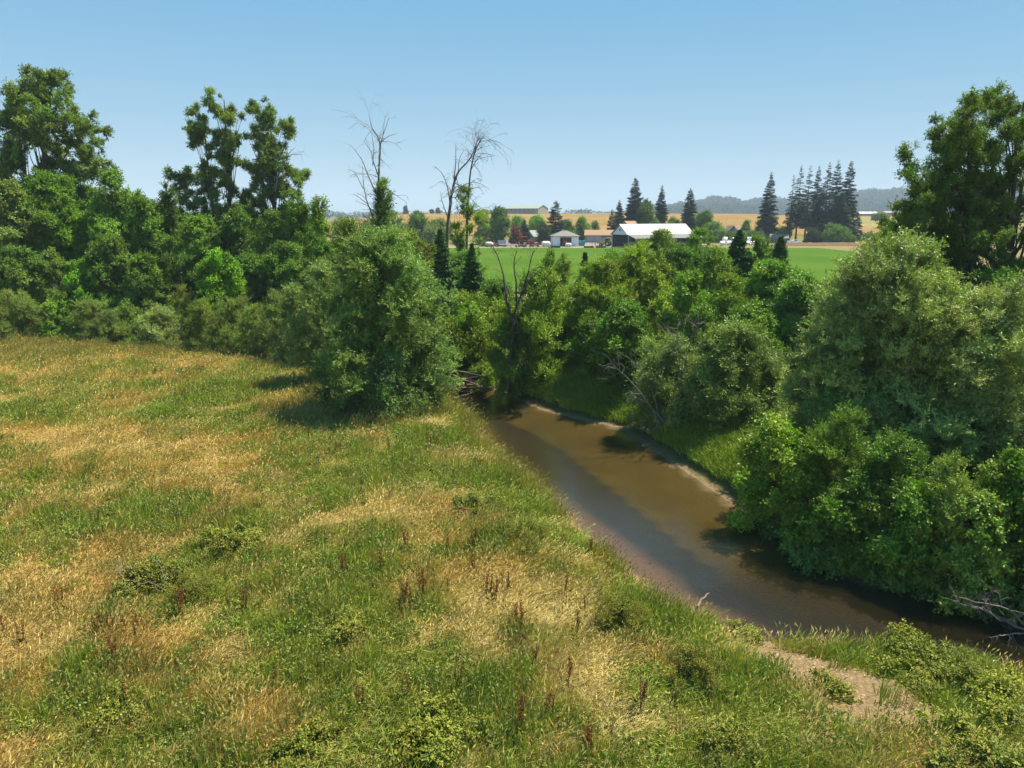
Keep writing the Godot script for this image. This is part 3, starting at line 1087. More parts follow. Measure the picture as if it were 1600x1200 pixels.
func buildings() -> void:
	big_barn()
	# the white shed with the hipped roof and a wide doorway
	var o := thing("white_shed", "small white shed with pale hipped roof and wide dark doorway", "shed", Vector3(x_at(882, 376, 288), 0, -288), 0.05)
	var W := 10.0
	var D := 8.0
	var H := 3.9
	var w := MB.new()
	var white := Color(0.86, 0.86, 0.86)
	w.box(Vector3(-W * 0.36, H * 0.5, D * 0.5), Vector3(W * 0.28, H, 0.2), white)
	w.box(Vector3(W * 0.36, H * 0.5, D * 0.5), Vector3(W * 0.28, H, 0.2), white)
	w.box(Vector3(0, H - 0.25, D * 0.5), Vector3(W * 0.44, 0.5, 0.2), white)
	w.box(Vector3(0, H * 0.5, -D * 0.5), Vector3(W, H, 0.2), white)
	for x in [-W * 0.5 + 0.1, W * 0.5 - 0.1]:
		w.box(Vector3(x, H * 0.5, 0), Vector3(0.2, H, D - 0.2), white)
	part("wall", w.mesh(), M.white_wall, o)
	var e := 0.7
	var c := [Vector3(-W * 0.5 - e, H, D * 0.5 + e), Vector3(W * 0.5 + e, H, D * 0.5 + e), Vector3(W * 0.5 + e, H, -D * 0.5 - e), Vector3(-W * 0.5 - e, H, -D * 0.5 - e)]
	var t := [Vector3(-1.1, H + 1.9, 0.6), Vector3(1.1, H + 1.9, 0.6), Vector3(1.1, H + 1.9, -0.6), Vector3(-1.1, H + 1.9, -0.6)]
	for k in 4:
		var m := MB.new()
		var n := (k + 1) % 4
		slab(m, [c[k], c[n], t[n], t[k]], 0.14)
		part("roof", m.mesh(), M.metal_roof, o)
	part("roof_cap", one(Color(0.7, 0.7, 0.72), Vector3(0, H + 1.95, 0), Vector3(2.3, 0.2, 1.3)), M.plain, o)
	for s in [-1.0, 1.0]:
		part("door_post", one(Color(0.25, 0.22, 0.2), Vector3(s * W * 0.215, H * 0.45, D * 0.5 + 0.02), Vector3(0.14, H - 0.5, 0.22)), M.plain, o)

	o = thing("tan_roof_shed", "low grey shed with rusty tan roof left of the big barn", "shed", Vector3(x_at(938, 370, 325), 0, -325), -0.12)
	gabled(o, 13.0, 8.0, 3.4, 5.4, Color(0.48, 0.50, 0.54), M.rust_roof, 0.5, Color(1.5, 1.35, 1.2), [[0, -5.6, -3.0, 0.1, 2.8, "door", Color(0.62, 0.64, 0.68)], [0, -2.6, 0.0, 0.1, 2.8, "door", Color(0.60, 0.62, 0.66)], [0, 0.5, 6.0, 0.1, 2.9, "doorway", Color(0.22, 0.23, 0.25)]])

	o = thing("rusty_gable_barn", "rust-roofed old barn showing above the white barn roof", "barn", Vector3(x_at(984, 350, 330), 0, -330), 0.9)
	gabled(o, 9.0, 7.5, 6.2, 9.2, Color(0.34, 0.30, 0.27), M.rust_roof, 0.5, Color(1.15, 0.9, 0.85), [[2, -1.0, 1.0, 5.0, 6.2, "window", Color(0.05, 0.05, 0.05)]])

	o = thing("green_roof_house", "small house with grey-green gable roof left of the white shed", "house", Vector3(x_at(841, 364, 330), 0, -330), 0.55)
	gabled(o, 9.0, 7.0, 2.8, 5.2, Color(0.33, 0.35, 0.33), M.plain, 0.5, Color(0.33, 0.37, 0.33), [[0, -2.5, -1.2, 1.0, 2.2, "window", Color(0.04, 0.05, 0.06)], [0, 0.5, 1.5, 0.1, 2.1, "door", Color(0.2, 0.15, 0.1)]])

	o = thing("farm_house", "brown farmhouse with dark cross-gabled roof among orchard trees", "house", Vector3(x_at(1140, 360, 345), 0, -345), 0.12)
	gabled(o, 13.0, 9.0, 3.2, 6.4, Color(0.33, 0.29, 0.25), M.plain, 0.6, Color(0.24, 0.23, 0.23), [[0, -4.6, -3.0, 1.0, 2.3, "window", Color(0.04, 0.05, 0.06)], [0, 3.2, 4.8, 1.0, 2.3, "window", Color(0.04, 0.05, 0.06)]])
	var wing := MB.new()
	for s in [-1.0, 1.0]:
		slab(wing, [Vector3(-1.0, 7.0, 0.0), Vector3(-1.0, 7.0, 6.6), Vector3(-1.0 + s * 3.4, 3.5, 6.6), Vector3(-1.0 + s * 3.4, 3.5, 0.0)], 0.16, Color(0.21, 0.20, 0.20))
	part("dormer_roof", wing.mesh(), M.plain, o)
	var gw := MB.new()
	gw.box(Vector3(-1.0, 1.7, 5.9), Vector3(5.6, 3.4, 0.2), Color(0.36, 0.31, 0.27))
	gw.tri(Vector3(-3.8, 3.4, 6.0), Vector3(-1.0, 6.6, 6.0), Vector3(1.8, 3.4, 6.0), Color(0.36, 0.31, 0.27))
	part("gable_wall", gw.mesh(), M.plain, o)
	part("window", one(Color(0.04, 0.05, 0.06), Vector3(-1.0, 2.0, 6.03), Vector3(1.6, 1.3, 0.1)), M.plain, o)

	o = thing("tan_garage", "low tan outbuilding joined on the right of the farmhouse", "shed", Vector3(x_at(1166, 364, 352), 0, -352), 0.05)
	gabled(o, 12.0, 6.0, 2.6, 3.9, Color(0.42, 0.34, 0.26), M.plain, 0.4, Color(0.36, 0.29, 0.24), [[0, -4.0, -1.2, 0.1, 2.2, "door", Color(0.5, 0.42, 0.34)]])

	o = thing("grey_cabin", "small dark cabin under the conifers left of the pickup", "shed", Vector3(x_at(1217, 374, 318), 0, -318), -0.3)
	gabled(o, 7.0, 5.0, 2.3, 3.8, Color(0.20, 0.18, 0.16), M.plain, 0.4, Color(0.26, 0.25, 0.23), [[0, -0.5, 0.5, 0.1, 1.9, "door", Color(0.08, 0.07, 0.06)]])

	# on the rise behind
	var d := 700.0
	var gx := x_at(822, 334, d)
	o = thing("ridge_machine_shed", "long cream metal shed with green-grey roof on the wheat ridge", "shed", Vector3(gx, height(gx, -d) - 0.3, -d), -0.52)
	var eyes := []
	for k in 7:
		eyes.append([0, -15.6 + k * 4.6, -14.2 + k * 4.6, 3.7, 4.7, "window", Color(0.05, 0.05, 0.05)])
	gabled(o, 36.0, 20.0, 5.6, 8.8, Color(0.50, 0.47, 0.37), M.plain, 0.4, Color(0.36, 0.42, 0.38), eyes)
	gx = x_at(768, 332, 720)
	o = thing("ridge_dark_barn", "long low dark-roofed building left of the cream ridge shed", "barn", Vector3(gx, height(gx, -720) - 0.3, -720), 0.05)
	gabled(o, 40.0, 12.0, 2.6, 4.4, Color(0.14, 0.12, 0.11), M.plain, 0.3, Color(0.10, 0.10, 0.12), [[0, -10.0, -6.0, 0.1, 2.2, "door", Color(0.06, 0.06, 0.06)]])
	gx = x_at(645, 334, 900)
	o = thing("ridge_house", "far pale house between trees on the left skyline", "house", Vector3(gx, height(gx, -900) - 0.3, -900), 0.2)
	gabled(o, 17.0, 10.0, 3.2, 6.0, Color(0.55, 0.50, 0.45), M.plain, 0.5, Color(0.34, 0.32, 0.33), [[0, -5.0, -3.0, 1.0, 2.4, "window", Color(0.08, 0.08, 0.09)], [0, 2.0, 4.0, 1.0, 2.4, "window", Color(0.08, 0.08, 0.09)]])
	gx = x_at(662, 334, 905)
	o = thing("ridge_garage", "far dull red outbuilding right of the pale skyline house", "shed", Vector3(gx, height(gx, -905) - 0.3, -905), -0.1)
	gabled(o, 10.0, 8.0, 3.0, 4.6, Color(0.46, 0.33, 0.26), M.plain, 0.4, Color(0.36, 0.28, 0.24), [[0, -1.4, 1.4, 0.1, 2.4, "door", Color(0.3, 0.22, 0.18)]])
	gx = x_at(1350, 330, 1000)
	o = thing("white_long_barn", "very long white poultry barn below the wooded hills", "barn", Vector3(gx, height(gx, -1000) + 1.5, -1000), -0.05)
	gabled(o, 32.0, 14.0, 3.0, 5.4, Color(0.42, 0.38, 0.34), M.plain, 0.5, Color(0.80, 0.78, 0.74), [[0, -12.0, -4.0, 0.6, 2.2, "window", Color(0.12, 0.11, 0.1)], [0, 3.0, 12.0, 0.6, 2.2, "window", Color(0.12, 0.11, 0.1)]])
	gx = x_at(1392, 327, 1040)
	o = thing("tan_long_barn", "far tan barn right of the long white one", "barn", Vector3(gx, height(gx, -1040) + 3.0, -1040), 0.1)
	gabled(o, 22.0, 12.0, 3.0, 5.0, Color(0.40, 0.33, 0.26), M.plain, 0.4, Color(0.48, 0.38, 0.30), [[0, -3.0, 3.0, 0.3, 2.4, "door", Color(0.2, 0.16, 0.12)]])


# ---------------------------------------------------------------- farm machines

func wheel(o: Node3D, at: Vector3, radius: float, wide: float, rim: Color) -> void:
	var m := CylinderMesh.new()
	m.top_radius = radius
	m.bottom_radius = radius
	m.height = wide
	m.radial_segments = 16
	m.rings = 1
	var w := part("wheel", m, M.rubber, o)
	w.position = at
	w.rotation.z = PI / 2
	var h := CylinderMesh.new()
	h.top_radius = radius * 0.55
	h.bottom_radius = radius * 0.55
	h.height = wide + 0.06
	h.radial_segments = 12
	h.rings = 1
	var rm := flat(rim, 0.5)
	part("rim", h, rm, w)


# every vehicle points along its own -z
func pickup(called: String, label: String, at: Vector3, turn: float, col: Color) -> void:
	var o := thing(called, label, "pickup truck", at, turn)
	var b := MB.new()
	b.box(Vector3(0, 0.75, -0.05), Vector3(1.9, 0.55, 5.5), col)
	b.box(Vector3(0, 1.06, -1.95), Vector3(1.8, 0.16, 1.5), col)
	for x in [-0.9, 0.9]:
		b.box(Vector3(x, 1.16, 1.75), Vector3(0.1, 0.32, 1.95), col)
	b.box(Vector3(0, 1.16, 2.7), Vector3(1.9, 0.32, 0.1), col)
	part("body", b.mesh(), M.paint, o)
	var c := MB.new()
	var lo := [Vector3(-0.92, 1.03, -1.35), Vector3(0.92, 1.03, -1.35), Vector3(0.92, 1.03, 0.75), Vector3(-0.92, 1.03, 0.75)]
	var hi := [Vector3(-0.74, 1.72, -0.6), Vector3(0.74, 1.72, -0.6), Vector3(0.74, 1.72, 0.55), Vector3(-0.74, 1.72, 0.55)]
	for k in 4:
		c.quad(lo[k], lo[(k + 1) % 4], hi[(k + 1) % 4], hi[k], col)
	c.quad(hi[0], hi[1], hi[2], hi[3], col)
	part("cab", c.mesh(), M.paint, o)
	for s in [-1.0, 1.0]:
		for z in [[-1.0, -0.28], [-0.18, 0.5]]:
			var g := MB.new()
			g.quad(Vector3(s * 0.91, 1.13, z[0]), Vector3(s * 0.91, 1.13, z[1]), Vector3(s * 0.79, 1.62, z[1] - 0.02), Vector3(s * 0.79, 1.62, maxf(z[0], -0.62)), Color.WHITE)
			part("window", g.mesh(), M.glass, o)
	var f := MB.new()
	f.quad(Vector3(-0.8, 1.12, -1.28), Vector3(0.8, 1.12, -1.28), Vector3(0.68, 1.66, -0.68), Vector3(-0.68, 1.66, -0.68), Color.WHITE)
	part("windscreen", f.mesh(), M.glass, o)
	part("bumper", one(Color(0.3, 0.3, 0.3), Vector3(0, 0.6, -2.87), Vector3(1.86, 0.26, 0.14)), M.paint, o)
	for x in [-0.86, 0.86]:
		for z in [-1.85, 1.65]:
			wheel(o, Vector3(x, 0.4, z), 0.4, 0.26, Color(0.5, 0.5, 0.52))
	for x in [-0.72, 0.72]:
		part("headlight", one(Color(0.8, 0.8, 0.78), Vector3(x, 0.9, -2.82), Vector3(0.34, 0.2, 0.06)), M.paint, o)


func tractor(called: String, label: String, at: Vector3, turn: float, col: Color, size := 1.0) -> void:
	var o := thing(called, label, "tractor", at, turn)
	o.scale = Vector3.ONE * size
	var b := MB.new()
	b.box(Vector3(0, 1.25, -1.2), Vector3(0.85, 0.8, 2.0), col)
	b.box(Vector3(0, 1.1, -2.25), Vector3(0.75, 0.6, 0.14), Color(0.1, 0.1, 0.1))
	part("hood", b.mesh(), M.paint, o)
	part("chassis", one(Color(0.09, 0.09, 0.09), Vector3(0, 0.75, -0.4), Vector3(0.6, 0.4, 3.2)), M.paint, o)
	var c := MB.new()
	for x in [-0.7, 0.7]:
		for z in [-0.15, 1.25]:
			c.box(Vector3(x, 1.95, z), Vector3(0.09, 1.4, 0.09), col)
	c.box(Vector3(0, 2.72, 0.55), Vector3(1.65, 0.16, 1.7), col)
	part("cab_frame", c.mesh(), M.paint, o)
	part("cab_glass", one(Color(0.03, 0.035, 0.04), Vector3(0, 1.95, 0.55), Vector3(1.36, 1.3, 1.36)), M.glass, o)
	for s in [-1.0, 1.0]:
		wheel(o, Vector3(s * 0.95, 0.85, 0.75), 0.85, 0.5, Color(0.5, 0.42, 0.3))
		wheel(o, Vector3(s * 0.8, 0.5, -1.75), 0.5, 0.32, Color(0.5, 0.42, 0.3))
		part("fender", one(col, Vector3(s * 0.95, 1.78, 0.75), Vector3(0.52, 0.08, 1.3)), M.paint, o)
	var p := MB.new()
	p.tube(PackedVector3Array([Vector3(0.3, 1.6, -1.4), Vector3(0.3, 2.5, -1.4)]), PackedFloat32Array([0.05, 0.05]), 6, Color(0.1, 0.1, 0.1))
	part("exhaust", p.mesh(), M.paint, o)


func trailer(called: String, label: String, category: String, at: Vector3, turn: float, long: float, high: float, wide: float, col: Color) -> void:
	var o := thing(called, label, category, at, turn)
	var b := MB.new()
	b.box(Vector3(0, 0.85, 0), Vector3(wide, 0.14, long), col)
	if high > 0.3:
		for x in [-wide * 0.5 + 0.05, wide * 0.5 - 0.05]:
			b.box(Vector3(x, 0.92 + high * 0.5, 0), Vector3(0.1, high, long), col)
		for z in [-long * 0.5 + 0.05, long * 0.5 - 0.05]:
			b.box(Vector3(0, 0.92 + high * 0.5, z), Vector3(wide - 0.2, high, 0.1), col)
	part("bed", b.mesh(), M.paint, o)
	part("drawbar", MB.new().bar(Vector3(0, 0.7, -long * 0.5), Vector3(0, 0.55, -long * 0.5 - 1.6), 0.12, 0.12, Color(0.1, 0.1, 0.1)).mesh(), M.paint, o)
	for x in [-wide * 0.45, wide * 0.45]:
		for z in [-long * 0.28, long * 0.28]:
			wheel(o, Vector3(x, 0.42, z), 0.42, 0.24, Color(0.4, 0.4, 0.4))


func harrow(called: String, label: String, at: Vector3, turn: float, col: Color) -> void:
	var o := thing(called, label, "farm implement", at, turn)
	var b := MB.new()
	for z in [-0.9, 0.0, 0.9]:
		b.box(Vector3(0, 0.85, z), Vector3(4.2, 0.14, 0.14), col)
	for x in [-2.0, -0.7, 0.7, 2.0]:
		b.box(Vector3(x, 0.87, 0), Vector3(0.12, 0.12, 2.0), col)
	b.bar(Vector3(0, 0.9, -0.9), Vector3(0, 0.7, -2.6), 0.16, 0.16, col)
	b.bar(Vector3(0, 0.9, 0), Vector3(0, 1.9, -0.7), 0.14, 0.14, col)
	part("frame", b.mesh(), M.paint, o)
	for k in 7:
		part("tine", MB.new().bar(Vector3(-1.9 + k * 0.63, 0.8, 0.9), Vector3(-1.9 + k * 0.63, 0.05, 0.5), 0.09, 0.12, Color(0.12, 0.11, 0.1)).mesh(), M.paint, o)
	for s in [-1.0, 1.0]:
		wheel(o, Vector3(s * 1.5, 0.4, 0.3), 0.4, 0.22, Color(0.5, 0.3, 0.2))


func machines() -> void:
	var red := Color(0.36, 0.035, 0.03)
	var at := func(px: float, d: float) -> Vector3: return Vector3(x_at(px, 384, d), 0.06, -d)
	tractor("shed_tractor", "red tractor parked in the doorway of the white shed", at.call(882, 283.5), PI + 0.15, red, 1.15)
	tractor("yard_tractor", "red tractor at the left end of the machinery row", at.call(760, 281), 1.2, Color(0.25, 0.05, 0.08), 1.05)
	tractor("sprayer_tractor", "tall red tractor in the middle of the machinery row", at.call(822, 280), -1.3, red, 1.35)
	tractor("yellow_tractor", "yellow-green tractor parked left of the barn doorway", at.call(947, 283), 1.1, Color(0.42, 0.40, 0.04), 1.15)
	pickup("red_pickup", "dark red pickup near the trees left of the white shed", at.call(846, 284), 1.4, Color(0.28, 0.03, 0.03))
	pickup("white_pickup", "white pickup truck beside the conifers and the dirt road", Vector3(x_at(1241, 380, 305), 0.08, -305), -1.45, Color(0.80, 0.81, 0.83))
	trailer("flat_trailer", "long pale flatbed trailer among red machines", "trailer", at.call(800, 279), 1.5, 10.0, 0.1, 2.2, Color(0.55, 0.56, 0.58))
	trailer("grain_cart", "small grey box trailer beside the flatbed's left end", "trailer", at.call(786, 286), 1.2, 3.5, 1.3, 2.1, Color(0.42, 0.43, 0.46))
	trailer("dark_wagon", "grey box wagon between tan-roofed shed and big barn", "trailer", at.call(944, 290), 1.2, 5.0, 2.0, 2.3, Color(0.30, 0.28, 0.29))
	harrow("red_harrow", "low red harrow at the field edge left of the tall tractor", at.call(812, 275), 0.3, red)
	harrow("rust_harrow", "rusty red harrow just right of the tall red tractor", at.call(836, 277), -0.4, Color(0.33, 0.08, 0.05))
	harrow("wine_harrow", "wine-coloured harrow at the far left of the yard edge", at.call(772, 276), 0.7, Color(0.20, 0.06, 0.09))
	# a teal skip, pale tanks, low troughs and a few posts along the field edge
	var o := thing("teal_skip", "teal skip standing right of the white shed", "skip", at.call(907, 286))
	var b := MB.new()
	b.quad(Vector3(-1.5, 0.1, 0.9), Vector3(1.5, 0.1, 0.9), Vector3(1.9, 1.9, 1.1), Vector3(-1.9, 1.9, 1.1), Color(0.05, 0.25, 0.30))
	b.quad(Vector3(-1.5, 0.1, -0.9), Vector3(-1.9, 1.9, -1.1), Vector3(1.9, 1.9, -1.1), Vector3(1.5, 0.1, -0.9), Color(0.05, 0.25, 0.30))
	b.quad(Vector3(-1.5, 0.1, -0.9), Vector3(-1.5, 0.1, 0.9), Vector3(-1.9, 1.9, 1.1), Vector3(-1.9, 1.9, -1.1), Color(0.05, 0.25, 0.30))
	b.quad(Vector3(1.5, 0.1, -0.9), Vector3(1.9, 1.9, -1.1), Vector3(1.9, 1.9, 1.1), Vector3(1.5, 0.1, 0.9), Color(0.05, 0.25, 0.30))
	b.quad(Vector3(-1.5, 0.12, -0.9), Vector3(1.5, 0.12, -0.9), Vector3(1.5, 0.12, 0.9), Vector3(-1.5, 0.12, 0.9), Color(0.04, 0.15, 0.2))
	part("bin", b.mesh(), M.paint, o)
	part("lid", one(Color(0.06, 0.30, 0.36), Vector3(0, 1.94, 0), Vector3(3.9, 0.08, 2.3)), M.paint, o)
	for r in [[764, 277, 1.0, "white rounded tank left of the wine-coloured harrow"], [853, 276, 1.15, "cream tank just left of the white shed's front corner"], [888, 275.5, 0.8, "small white tank on the field edge before the white shed"]]:
		var t := thing("tank", r[3], "tank", at.call(r[0], r[1]))
		var m := CapsuleMesh.new()
		m.radius = 0.85 * r[2]
		m.height = 3.0 * r[2]
		m.radial_segments = 16
		m.rings = 5
		var body := part("drum", m, flat(Color(0.72, 0.70, 0.64), 0.5), t)
		body.rotation.z = PI / 2
		body.position.y = 1.05 * r[2]
		for s in [-0.7, 0.7]:
			part("cradle", one(Color(0.15, 0.13, 0.12), Vector3(s * r[2], 0.2, 0), Vector3(0.2, 0.5, 1.3 * r[2])), M.plain, t)
	var first: Node3D
	for px in [868, 920, 939]:
		if first == null:
			first = thing("trough", "low dark trough on the field edge in front of the white shed", "trough", at.call(px, 270), 0.0, "low troughs along the field edge")
			var q := MB.new()
			for z in [-0.5, 0.5]: q.box(Vector3(0, 0.35, z), Vector3(3.6, 0.6, 0.08), Color(0.06, 0.055, 0.05))
			for x in [-1.76, 1.76]: q.box(Vector3(x, 0.35, 0), Vector3(0.08, 0.6, 0.9), Color(0.06, 0.055, 0.05))
			q.box(Vector3(0, 0.12, 0), Vector3(3.44, 0.08, 0.9), Color(0.06, 0.055, 0.05))
			part("basin", q.mesh(), M.plain, first)
		else:
			var n: Node3D = first.duplicate()
			n.name = numbered("trough")
			add_child(n)
			n.position = at.call(px, 268.5)
			n.set_meta("label", "low dark trough just left of the big barn, " + ("nearer the white shed" if px == 920 else "nearer the barn"))
	for r in [[925, "yellowish post on the yard edge, left of the pair by the barn"], [930, "yellowish post on the yard edge, right of the pair by the barn"]]:
		var p := part("post", MB.new().tube(PackedVector3Array([Vector3.ZERO, Vector3(0, 1.9, 0)]), PackedFloat32Array([0.11, 0.09]), 6, Color(0.42, 0.32, 0.12)).mesh(), M.plain)
		p.position = at.call(r[0], 272.0)
		tag(p, r[1], "post")
	# rows of white wrapped bales behind the riverside pines
	var proto: Node3D
	var rr := seeded(88)
	var spot := Vector3.ZERO
	for k in 18:
		var d := 292.0 + (k % 3) * 3.0
		var px := 1127.0 + (k / 3) * 9.5 + rr.randf_range(-1.5, 1.5) + (k % 3) * 2.0
		if proto == null:
			var m := CylinderMesh.new()
			m.top_radius = 0.8
			m.bottom_radius = 0.8
			m.height = 1.5
			m.radial_segments = 14
			m.rings = 2
			proto = part("wrapped_bale", m, flat(Color(0.80, 0.81, 0.84), 0.3))
			tag(proto, "white plastic-wrapped bale in the rows behind the riverside pines", "bale", "white wrapped bales at the yard's right end")
		else:
			var n: Node3D = proto.duplicate()
			n.name = numbered("wrapped_bale")
			add_child(n)
			proto = n
		tag(proto, "white wrapped bale behind the riverside pines, %s from left, %s row%s" % [["first", "second", "third", "fourth", "fifth", "sixth"][k / 3], ["front", "middle", "back"][k % 3], ", on another bale" if k % 4 == 3 else ""], "bale", "white wrapped bales at the yard's right end")
		if k % 4 != 3:
			spot = Vector3(x_at(px, 380, d), 0.82, -d)
		proto.position = spot + Vector3(0, 1.5 if k % 4 == 3 else 0.0, 0)
		proto.rotation = Vector3(0, rr.randf_range(-0.4, 0.4), PI / 2)


# ---------------------------------------------------------------- vegetation round the farm and on the skyline

const FIR := Color(0.028, 0.052, 0.026)
const BLUE_FIR := Color(0.035, 0.065, 0.055)
const PINE := Color(0.07, 0.15, 0.04)
const DEEP := Color(0.058, 0.13, 0.028)
const MID := Color(0.08, 0.17, 0.030)
const VIVID := Color(0.085, 0.215, 0.022)
const LIME := Color(0.14, 0.215, 0.03)
const OLIVE := Color(0.098, 0.15, 0.042)
const SAGE := Color(0.092, 0.165, 0.062)
const SILVER := Color(0.115, 0.195, 0.085)


func simple_tree(seed_: int, spire: bool) -> ArrayMesh:
	# a far-off tree one unit high: a rough crown on a short trunk
	var r := seeded(seed_)
	var b := MB.new()
	b.tube(PackedVector3Array([Vector3.ZERO, Vector3(0, 0.4, 0)]), PackedFloat32Array([0.03, 0.02]), 4, Color(0.6, 0.5, 0.4), false)
	for k in 130:
		var t := r.randf()
		var R := 0.20 * pow(1.0 - t, 0.8) + 0.02 if spire else 0.36 * sqrt(maxf(0.02, 1.0 - pow(t * 2.0 - 1.0, 2.0)))
		var a := r.randf() * TAU
		var q := R * sqrt(r.randf_range(0.3, 1.0))
		var p := Vector3(cos(a) * q, 0.14 + 0.84 * t, sin(a) * q)
		var d := (Vector3(cos(a), 0.5, sin(a)) + ball(r) * 0.6).normalized()
		var g := r.randf_range(0.75, 1.3)
		b.leaf(p, d, d.cross(ball(r)).normalized(), 0.13, 0.06, 0.5, Color(g, g, g))
	return b.mesh()


func woods(called: String, mesh: Mesh, spots: Array, label: String) -> void:
	var b := PackedFloat32Array()
	for s in spots:
		put(b, Basis(Vector3.UP, s[4]) * Basis.from_scale(Vector3(s[3] * s[5], s[3], s[3] * s[5])), Vector3(s[0], s[1], s[2]), s[6])
	tag(copies(called, mesh, M.far_leaf, b), label, "woods", "", "stuff")


